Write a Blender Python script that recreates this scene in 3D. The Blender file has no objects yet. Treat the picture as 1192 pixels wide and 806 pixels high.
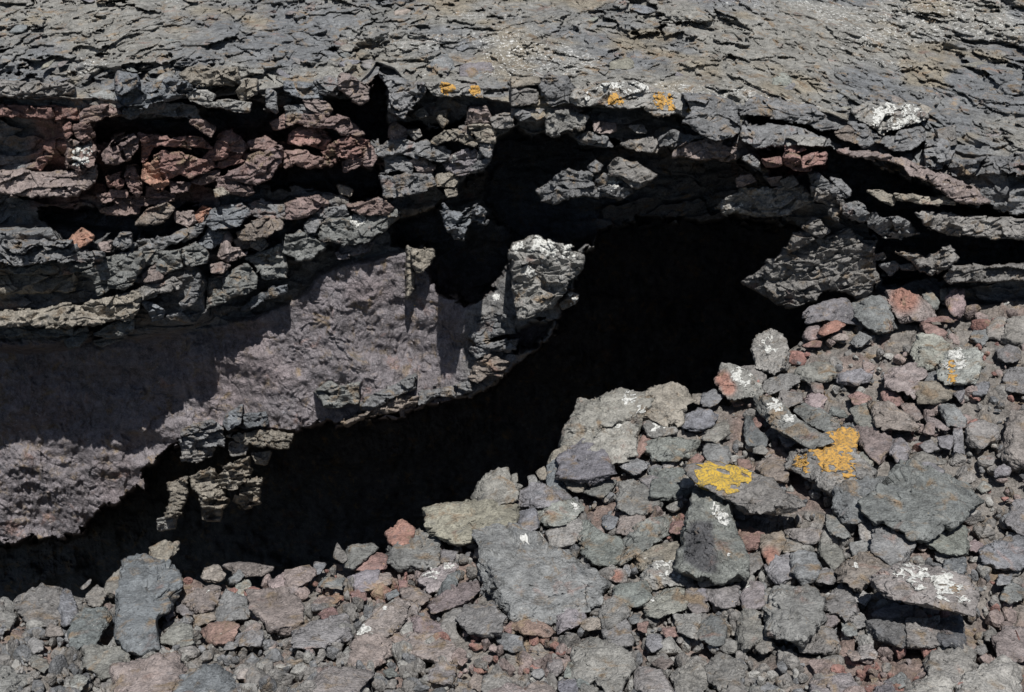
import bpy, bmesh, math, random
import numpy as np
R = math.radians
rng = np.random.default_rng(11)
scene = bpy.context.scene
COL = scene.collection
# ---------------------------------------------------------------- camera
PITCH = 25.0; CAMZ = 2.5; FPX = 1439.0          # focal length in pixels of the 1192 px wide photograph
cam_data = bpy.data.cameras.new('camera'); cam = bpy.data.objects.new('camera', cam_data); COL.objects.link(cam)
cam_data.sensor_width = 36.0; cam_data.lens = 36.0*FPX/1192.0
cam_data.clip_start = 0.05; cam_data.clip_end = 3000
cam.location = (0, 0, CAMZ); cam.rotation_euler = (R(90-PITCH), 0, 0)
scene.camera = cam
# ---------------------------------------------------------------- world and sun
SUN_EL = 66.0; SUN_AZ = 10.0                      # azimuth measured from straight behind the camera towards its right
sd = np.array([math.sin(R(SUN_AZ))*math.cos(R(SUN_EL)), -math.cos(R(SUN_AZ))*math.cos(R(SUN_EL)), math.sin(R(SUN_EL))])
w = bpy.data.worlds.new('World'); scene.world = w; w.use_nodes = True
nt = w.node_tree; nt.nodes.clear()
sky = nt.nodes.new('ShaderNodeTexSky'); sky.sky_type = 'NISHITA'; sky.sun_disc = False
sky.sun_elevation = R(SUN_EL); sky.sun_rotation = math.atan2(sd[0], sd[1])
bg = nt.nodes.new('ShaderNodeBackground'); bg.inputs[1].default_value = 0.05
wo = nt.nodes.new('ShaderNodeOutputWorld'); nt.links.new(sky.outputs[0], bg.inputs[0]); nt.links.new(bg.outputs[0], wo.inputs[0])
sl = bpy.data.lights.new('sun', 'SUN'); sl.energy = 5.0; sl.angle = R(0.53); sl.color = (1.0, 0.975, 0.94)
so = bpy.data.objects.new('sun', sl); COL.objects.link(so)
from mathutils import Vector
so.rotation_euler = Vector(sd).to_track_quat('Z', 'Y').to_euler(); so.location = (0, -5, 20)
scene.view_settings.view_transform = 'Standard'; scene.view_settings.look = 'None'
scene.view_settings.exposure = 0.2; scene.view_settings.gamma = 1.0; scene.view_settings.use_curve_mapping = False
scene.cycles.max_bounces = 6; scene.cycles.diffuse_bounces = 2
STEP = .85
# surveyed outlines: tile | colour | options | outline points | label
TILE = dict(A=(70,52,4.532), B=(333,52,4.532), C=(596,52,4.532), D=(859,52,4.532),
            E=(70,228,4.532), F=(333,228,4.532), H=(859,228,4.532), M=(596,404,4.532), N=(859,404,4.532),
            O=(70,580,4.532), P=(333,580,4.532), Q=(596,580,4.532), R=(859,580,4.532), X=(0,0,1.0),
            J=(760,40,3.222), K=(760,510,3.222), L=(400,510,3.225), S=(60,510,3.225), T=(60,270,3.225), U=(400,270,3.225))
# options: o=protrusion (m)  t=thickness backwards (m)  u=lumpiness  f=facet sharpness  c=white crust spots x:y:r  y=yellow lichen  z=orange lichen  s=red stain
WALL = """
A|b|o.25|310,150 400,160 415,200 370,240 320,265 300,240 300,190|blue-grey block sitting in a shadowed hollow just below the upper left rim
A|w||0,200 60,220 60,260 0,290|
A|b|o.15 u2|290,285 420,215 560,190 680,200 700,240 640,270 560,300 480,310 400,315 330,320|long dark bluish clinker ledge sloping under the upper left rim
A|l|o.25|670,255 780,248 810,270 790,300 740,310 690,290|small pale pinkish slab jutting over the black slot at upper left
A|l|o.35|760,320 870,300 1000,310 990,345 930,355 860,330|thin pale grey ledge hanging over the black slot at upper left
A|w|o.1|105,370 160,330 250,320 320,360 240,375 190,400 120,415|
A|g|o.12 t.7|330,345 420,320 560,310 700,320 740,390 640,380 520,375 420,360 400,380 330,370|long flat grey ledge roofing the red alcove at upper left
A|w|o0.26 |690,400 760,400 815,440 800,480 740,450|
A|r|o0.21 |415,475 500,490 640,490 760,505 795,545 700,540 600,525 510,530 440,540|thin brick-red ledge running level across the red alcove
A|r|o0.20 |440,530 500,525 460,590 435,620|
A|g|o0.26 u2|225,590 300,520 380,475 415,500 415,560 370,600 290,630 235,625|rough grey clinker boulder left of the thin red ledge
A|r||5,320 80,340 100,390 30,385 0,370|
A|r|o0.20 |20,440 50,420 60,470 35,490|
A|p|o0.20 |75,430 150,420 180,480 120,510 80,480|
A|w|o0.26 u2 c110:580:60|40,520 150,510 185,570 170,640 100,670 40,640 30,570|round clinker ball with tan crust at the left end of the red strata
A|p|o0.31 |5,680 100,680 190,640 200,700 150,750 110,770 95,798 5,798|pink-grey lumpy block at the left edge under the tan-crusted ball
A|r|o0.20 u2|250,700 320,680 345,720 310,760 260,740|
A|p|o0.20 u2|350,650 400,650 430,720 425,795 370,770 345,710|
A|o|o0.31 |440,650 510,610 540,690 570,740 520,760 440,710|orange-red wedge leaning beside the big red block
A|r|o0.31 |505,600 560,570 700,590 790,610 815,640 760,670 680,690 620,670 560,710 530,660|big smooth brick-red block in the middle of the red strata
A|g|o0.26 |700,720 760,680 840,670 830,710 740,735|
A|g|o0.26 |580,730 680,735 670,770 590,775|
A|r|o0.21 |840,480 900,455 945,490 900,530 870,590 810,610 760,590 820,540|dark red hooked block curling up right of the thin red ledge
A|p|o0.20 |890,530 950,505 990,540 960,565 890,560|
A|p|o0.20 |995,520 1080,490 1140,520 1100,545 1010,555|
A|r|o0.21 |820,640 870,570 960,560 1000,580 960,620 900,630 860,650|
A|m|o0.36 |880,690 960,650 1000,600 1100,545 1170,550 1165,620 1110,700 1040,730 960,720 900,710|smooth grey-mauve slab tilted at the right of the red strata
A|g|o0.31 |840,700 900,690 1000,730 1030,775 950,798 890,780 830,750|
A|t|o0.36 |815,770 850,755 885,785 820,798|
A|p|o0.20 |460,755 520,765 600,798 460,798|
A|p|o0.20 |270,775 350,775 350,798 260,798|
A|p|o.1|1120,410 1192,370 1192,430 1130,440|
A|t|o.05|640,160 740,110 850,150 930,190 900,220 800,200 700,200|tan bedded slab forming the rim above the long grey ledge
A|t|o.05|850,140 930,130 940,170 860,180|
A|t|o.1|980,190 1040,190 1030,260 960,290 940,240|
A|g|o.1|1100,240 1140,260 1140,350 1095,330|
B|b|o.1|0,200 120,210 190,275 100,270 0,240|
B|g|o.1|150,190 220,170 290,200 250,260 190,250|
B|p|o.3|290,160 370,180 430,240 430,290 395,300 340,270 280,230|pinkish wedge hanging at the rim over the deep dark cleft
B|p|o.15|100,290 200,300 235,340 220,365 170,355 110,320|
B|g|o.1|0,330 80,315 145,350 130,375 60,380 0,375|
B|g|o.2|0,380 120,370 250,375 300,390 400,470 380,490 290,480 250,440 150,430 50,410 0,420|long grey tongue sloping down right above the red shell
B|r|o.1|20,470 120,420 200,450 225,500 200,550 120,540 20,510|red hollow shell of lava under the long grey tongue
B|r|o.2 u2|195,580 240,530 330,500 430,510 445,535 400,590 330,595 260,575 220,610|red granular slab with a pale lip above the two dark hollows
B|p|o.25|0,570 80,560 130,590 230,625 180,650 100,645 60,620 0,640|pale pink ledge jutting over the first dark hollow
B|g|o.2|295,620 340,600 405,605 370,640 310,660|
B|g|o.2|410,570 450,540 470,600 450,635 410,630|
B|g|o.35 u2 t.8|520,145 600,180 720,200 735,240 700,290 650,340 600,340 560,280 550,210|dark grey cindery block hanging right of the deep cleft
B|g|o.35 u2|550,310 600,340 640,350 620,385 590,370 550,345|
B|l|o.25 t.6 z850:222:34 z1000:240:30|735,210 830,212 920,225 1025,240 1030,275 930,265 850,270 780,255|thin pale rim slab with two streaks of orange lichen
B|l||680,365 715,335 745,375 700,380|small pale triangular stone lying in the dark recess under the rim
B|t||805,360 840,350 845,410 830,430 805,400|
B|p|o.05|560,430 580,415 645,470 630,505 550,500|pinkish pointed stone at the foot of the deep cleft
B|w||645,460 700,455 710,480 680,500|
B|p|o.1|950,420 975,345 1060,335 1080,400 1070,430|squarish tan-pink block stacked below the centre rim
B|w|o.1|915,440 945,435 960,465 925,475|
B|t|o.15|965,435 1060,430 1100,460 1100,510 1010,510 985,470|
B|w|o.1 t.6|1085,390 1150,370 1192,380 1192,430 1100,440|
B|t|o.15|775,510 830,465 900,465 980,490 1000,525 940,510 870,495 800,525|tan arched ledge over a small black hollow at centre
B|g|o.15|455,560 540,520 620,510 690,540 690,600 640,590 590,570 520,585 480,590|
B|g|o.15|690,520 760,515 860,570 850,610 820,620 750,580 690,580|grey oblong block sloping down right of centre strata
B|m|o.1 c880:600:18|830,630 870,580 960,540 1010,570 1000,640 940,680 890,680 850,660|mauve block flecked white beside the big central recess
B|g|o.12|1020,520 1085,510 1080,570 1040,650 960,665 990,600 1030,560|
B|g|o.1|520,600 580,585 660,620 660,690 600,655 540,660 520,680|
B|g|o.3|490,690 560,700 640,690 760,690 790,730 710,770 650,798 530,798 510,740|broad smooth grey block at the left shoulder of the central recess
B|p|o.1|660,620 740,600 790,640 760,690 700,680|
B|t|o.15|800,690 870,680 905,710 880,740 800,740|
B|t|o.15|840,770 890,760 895,790 850,798|
B|t||275,745 320,760 350,770 340,798 290,780|
C|t|o.1|0,180 140,185 150,210 60,215 0,220|
C|g|o.12|150,220 200,170 300,180 340,230 310,310 220,320 160,260|
C|w|o.12|0,225 130,250 130,300 0,330|
C|l|o.25 t1.0 z540:285:36 z800:295:40 z835:325:20 z930:350:14 c520:225:60 c680:230:50 c400:270:30|340,230 450,210 620,200 760,235 900,280 960,340 930,370 860,350 780,385 700,340 560,330 480,320 400,325 330,320 325,270|large pale rim slab freckled white with orange lichen patches
C|g|o.2 t1.0|900,260 1060,270 1192,330 1192,460 1080,500 1010,470 940,420 910,410 960,370|rounded grey rim corner right of the lichen rim slab
C|l|o.15 t.6|180,390 240,345 330,370 400,390 370,440 280,450 230,475 190,460|pale buff block hanging under the pale rim slab
C|p||230,330 330,320 370,350 340,370 260,350|
C|p||440,410 540,420 545,455 500,465 440,450|small pink-white block hanging in shadow under the pale rim slab
C|w||625,430 690,430 705,460 660,460|
C|g|o.1 t.6|0,340 80,350 170,345 175,385 100,390 40,400 0,370|
C|g|t.6|345,490 400,465 500,500 520,540 450,530 400,520|
C|w|t.6|580,520 660,510 740,495 775,540 760,565 690,560 610,545|
C|g|t.6|770,500 850,455 960,480 1030,500 960,530 830,525 780,530|
C|p|o.1 t.7|840,590 910,530 1010,500 1100,520 1180,550 1165,590 1060,595 940,590|pink-beige bedded wedge under the rounded grey rim corner
C|g||405,650 440,615 470,640 455,670 420,675|
C|w|o.05 t.8|520,640 560,605 640,630 720,670 750,690 680,750 640,740 580,700 510,690|grey layered slab perched on the long ledge inside the cave mouth
L|g|||
X|g|t1.0 u1.4 c712:216:7|628,221 648,212 650,205 660,200 704,206 735,212 736,223 722,231 679,226 657,231 645,237 633,232|long ragged grey ledge hanging inside the cave mouth
D|g|o.2 t.8|0,330 100,280 250,300 400,330 480,400 520,450 440,440 360,400 250,390 150,370 0,370|dark grey eyebrow ledge roofing the niche at upper right
D|g|o.1|20,440 200,435 350,460 450,510 420,530 300,520 260,540 100,530 20,490|smooth dark grey sill of the niche at upper right
D|l|o.3|265,500 300,490 400,500 455,510 440,535 360,530 300,520 265,530|thin pale curled flake lying on the niche sill
D|k|o.15|520,475 580,440 620,480 620,515 560,505|
D|g|o.15|620,470 680,470 705,520 660,545 625,510|
D|l|o.15 t.7 c850:370:110 c760:370:60 c950:370:60|590,350 700,320 900,320 1000,380 900,420 800,450 760,470 700,420 620,380|broad rim slab whitened by crust at upper right
D|g|o.1|590,420 680,420 740,480 830,480 960,430 980,500 940,540 830,545 720,510 640,460|
D|p|o.2 t.7|530,570 640,570 780,580 900,620 1050,690 1130,745 1100,780 1000,720 870,650 780,605 640,590|long pink-brown tongue slanting down to the right edge
X|p|o.2 t.5|1080,205 1100,205 1130,218 1150,235 1120,236 1100,224|
D|g|o.1 u2|1000,540 1080,500 1130,560 1100,640 1060,660 1000,630|
D|g|o.1 u2|1110,640 1180,590 1192,670 1140,690|
D|w|o.1|1060,460 1140,440 1150,520 1080,530|
D|r|u1.5 o.28|240,610 260,570 320,590 340,620 290,640|
D|r|u1.5 o.32|340,600 400,580 455,575 450,620 390,625 350,640|bright brick-red clinker lump below the niche sill
D|r|u1.5 o.28|280,640 370,630 380,655 300,655|
D|r|u1.5 o.28|130,610 220,600 230,630 150,640|
D|r|u1.5 o.28|260,530 320,520 350,550 300,570 260,560|
D|g|o.05 c115:625:9|30,600 70,590 105,630 110,655 60,625|grey spur with one bright white fleck left of the red clinker
D|p||0,710 60,695 85,720 20,745 0,745|
D|p||160,710 230,700 240,735 180,740|
D|w||230,720 290,700 310,730 260,755|
D|g|o.05|370,680 420,690 450,720 530,770 560,798 480,790 400,740|
D|g|o.05|490,710 540,720 585,770 580,790 530,750|
J|l|o.05 t1.0 c325:645:20 u1.5|250,640 320,590 450,580 560,570 620,620 580,640 440,670 320,660 270,665|pale grey ledge spanning the roof of the cave mouth at right
J|w|u1.6|590,575 680,600 720,640 700,690 675,675 660,640 600,605|
J|g|u1.6 t.8 c880:750:20|700,630 760,640 860,690 960,700 985,745 930,775 860,750 800,710 720,680|grey diagonal chunk sloping above the big hanging boulder
J|t|t.6|910,605 1020,615 1125,622 1125,640 1040,635 920,618|
J|t|t.6|810,590 860,590 910,620 900,640 850,610|
J|w|t.6|990,670 1110,680 1165,720 1165,770 1110,745 1020,710|
H|w|o.15 t.6 u1.15 f.6|35,455 110,405 160,340 205,330 260,265 300,200 400,190 440,215 500,220 590,180 620,230 710,270 720,330 715,400 740,430 720,490 660,550 620,545 570,500 480,500 430,520 410,555 340,570 290,588 220,570 150,520|large crusty grey boulder hanging at the right of the cave mouth
H|w|o.1|345,170 400,115 430,120 440,150 490,185 450,215 400,200|
H|w|o.1|850,310 930,310 990,330 1050,300 1120,275 1160,330 1130,370 1040,400 1010,420 960,380 930,340|
H|w|o.15|1095,430 1130,380 1192,360 1192,440 1120,455|
H|g||860,370 930,365 930,385 870,385|
H|g||755,370 820,350 850,370 800,410|
H|g||720,320 765,305 770,330 725,335|
S|t|t1.1|440,170 510,150 500,230 470,290 435,290 450,220|tan pillar of lava dangling below the purple wall
S|l|t1.1|400,305 470,290 460,330 400,345|pale square stone at the foot of the tan pillar
S|t|u1.5 t1.1|520,150 600,110 625,150 650,200 640,265 570,265 550,220 530,190|tan banded chunk dangling right of the tan pillar
S|t||570,270 635,270 625,305 570,305|
S|t|u2 t1.1|620,140 690,90 745,70 740,130 680,190 640,190|
S|t|u2 t1.1|740,150 785,150 780,235 720,265 680,240 700,200|
S|t||755,60 820,55 800,95 770,90|
S|w|t1.1|490,30 560,10 620,20 600,70 520,90 490,70|
S|w|t1.1|670,20 740,10 730,60 680,60|
T|t|o.1 t.4|660,770 760,750 820,745 900,760 890,806 780,800|tan ledge under the lower edge of the purple wall
T|g|o.1 t.4|480,780 560,750 640,745 640,806 490,806|
T|b|o.2|650,720 670,680 715,660 700,720 660,740|bluish oval stone stuck to the lower edge of the purple wall
T|g|o.15|500,740 600,710 640,740 560,750 490,760|
T|n|o.2|990,600 1040,575 1150,580 1140,640 1020,655|squarish greenish grey block at the lower edge of the purple wall
T|b|o.15|720,690 800,680 810,720 730,730|
E|o|o.05|45,240 110,175 175,205 165,230 100,270 60,255|orange-red stone lying in the long black gap at the left edge
E|g|o.1|290,255 320,205 370,210 370,260 330,280|grey cube-like stone standing in the long black gap
E|p|o.05|210,250 265,250 260,285 225,285|
E|w|o.15|210,10 300,0 420,0 600,0 600,20 450,40 300,30 230,40|
E|w|o.15|220,90 310,35 425,45 420,90 330,105|
E|k|o.25|410,145 470,75 560,38 605,70 560,110 480,150|tan-brown wedge poised over the long black gap
E|p|o.1|605,90 690,90 715,130 680,160 620,130|
E|o|o.1|710,100 750,60 800,80 780,140 740,140|
E|g|o.25 t.6|380,280 420,240 560,215 700,170 760,155 750,190 650,240 500,275 400,295|narrow grey ledge rising right under the long black gap
E|b|o.25|770,150 790,90 860,60 950,45 1000,90 950,150 870,170 800,170|
E|b|o.15|740,240 830,140 880,150 860,210 790,280 750,270|
E|g|o.2 u2|0,240 60,260 130,300 220,290 230,340 100,350 0,350|
E|n|o0.08 t.7|0,365 100,350 240,330 330,320 420,300 440,360 380,450 330,480 260,480 200,520 180,440 100,400 0,420|big grey-green ledge with hollow front at the left edge
E|t|o0.03|0,400 60,380 80,450 60,500 0,520|
E|n|o0.03|510,310 640,300 640,380 560,405 510,395|
E|n|o.3|640,290 720,245 770,310 765,350 680,370 650,360|
E|n|o0.03|420,310 510,295 510,350 430,370|
E|p|o0.03|410,460 430,420 500,370 520,400 545,420 500,460 430,480|
E|t|o0.23 t.7|5,640 80,580 230,550 340,510 410,500 420,560 370,640 250,660 120,685 10,680|broad tan ledge projecting above the dark shaded wall at left
E|w|o0.13 t.7|380,500 500,465 600,440 635,460 620,490 520,505 440,550 400,550|
E|n|o0.08 t.6|35,770 80,720 140,690 150,730 100,790 50,798|
E|n|o0.13 t.6|185,730 250,690 380,650 380,700 330,735 230,740|
E|n|o0.08|0,680 70,690 50,730 0,730|
E|l|o0.18|180,770 300,740 360,735 260,770 220,790|thin pale plate at the underside of the broad tan ledge
E|g|o0.08 t.5|640,570 700,480 730,425 745,450 720,540 690,580 650,590|
E|b|o0.08 t.5|425,560 480,570 545,610 530,650 490,660 470,610|
E|k|o.3|945,190 1010,140 1080,125 1170,130 1160,170 1100,210 1020,235 960,230|smooth reddish-tan slab lying among grey strata left of centre
E|k|o.15|920,240 1000,235 1000,270 950,285|
E|w|o.2|1010,240 1070,225 1090,260 1050,285 1010,265|
E|p|o.2|830,330 840,250 880,190 905,230 890,290 950,290 980,310 930,340 870,350|
E|n|o.2 t.7|780,440 870,400 990,370 1040,420 1030,480 960,520 880,540 780,590|bulky grey-green block overhanging the top of the purple wall
E|n|o.15 t.6|980,330 1100,290 1192,250 1192,430 1060,440 1040,370|
E|p|o.3|795,370 850,360 890,370 850,405 800,400|
E|b|o.15 t.6|970,600 1020,540 1100,500 1192,480 1192,510 1060,550 1000,600|thin rough lip running along the top of the purple wall
E|g|o.2|1000,60 1060,35 1100,50 1192,60 1192,120 1100,125 1010,100|
F|g|o.25|0,50 60,20 170,10 220,40 100,100 0,120|
F|g|o.2|100,160 160,70 300,60 330,90 200,120 150,200 110,200|
F|n|o.2 t.6 c385:125:40|160,190 220,120 380,100 520,110 560,70 605,90 540,160 520,185 440,240 300,260 200,240|large grey-green banded ledge pointing right with a white fleck
F|n|o.25|330,60 440,40 500,20 560,70 530,100 400,95|
F|n|o.25|0,210 90,180 200,260 130,330 60,330 0,300|
F|m|o.15|270,310 300,265 460,255 440,290 330,320 280,330|
F|b|o.75 t.6 u2.2|820,60 860,90 940,110 1000,60 1045,80 1040,145 980,150 940,180 930,220 895,215 860,170 835,110|sunlit ragged bluish drip hanging in the dark of the central recess
F|t|o.15 t.4|665,290 770,285 775,320 730,395 690,390 670,340|tan knob at the top right of the purple wall
F|t|o.03 t.12|640,275 670,290 668,400 660,500 640,540 638,400|thin tan vertical rib running down the purple wall
U|l|o.3 t.7 u1.15 c760:50:50 c850:70:35 c665:60:30 c700:150:22|635,50 690,40 730,15 790,45 850,55 895,90 890,130 850,175 830,220 790,270 720,310 660,320 640,250 640,190 630,120|white-crusted knobbly boulder at the tip of the purple wall
U|l|o.2 c850:250:25|815,270 850,230 875,240 870,260 820,285|small white chip at the cave edge under the crusted tip boulder
U|k|o.12 t.3|0,710 60,690 120,645 200,612 275,630 275,652 200,665 80,690 20,725|
U|g|o.15 t.3|60,645 150,600 215,570 260,540 262,590 180,625 70,670|long grey flake along the lower edge of the purple wall
U|g|o.1 t.3|280,600 400,585 480,560 485,590 420,615 340,610 285,650|
U|g|o.12 t.3|480,440 520,425 600,410 650,400 640,440 560,445 500,470|
U|g|o.1 t.3|495,330 560,310 640,320 640,370 560,385 500,420 475,390|
U|k|o.15 t.3|480,540 500,490 550,465 615,495 600,540 540,535 510,560 485,555|tan-brown lump on the lower edge of the wall below the crusted tip
"""
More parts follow.
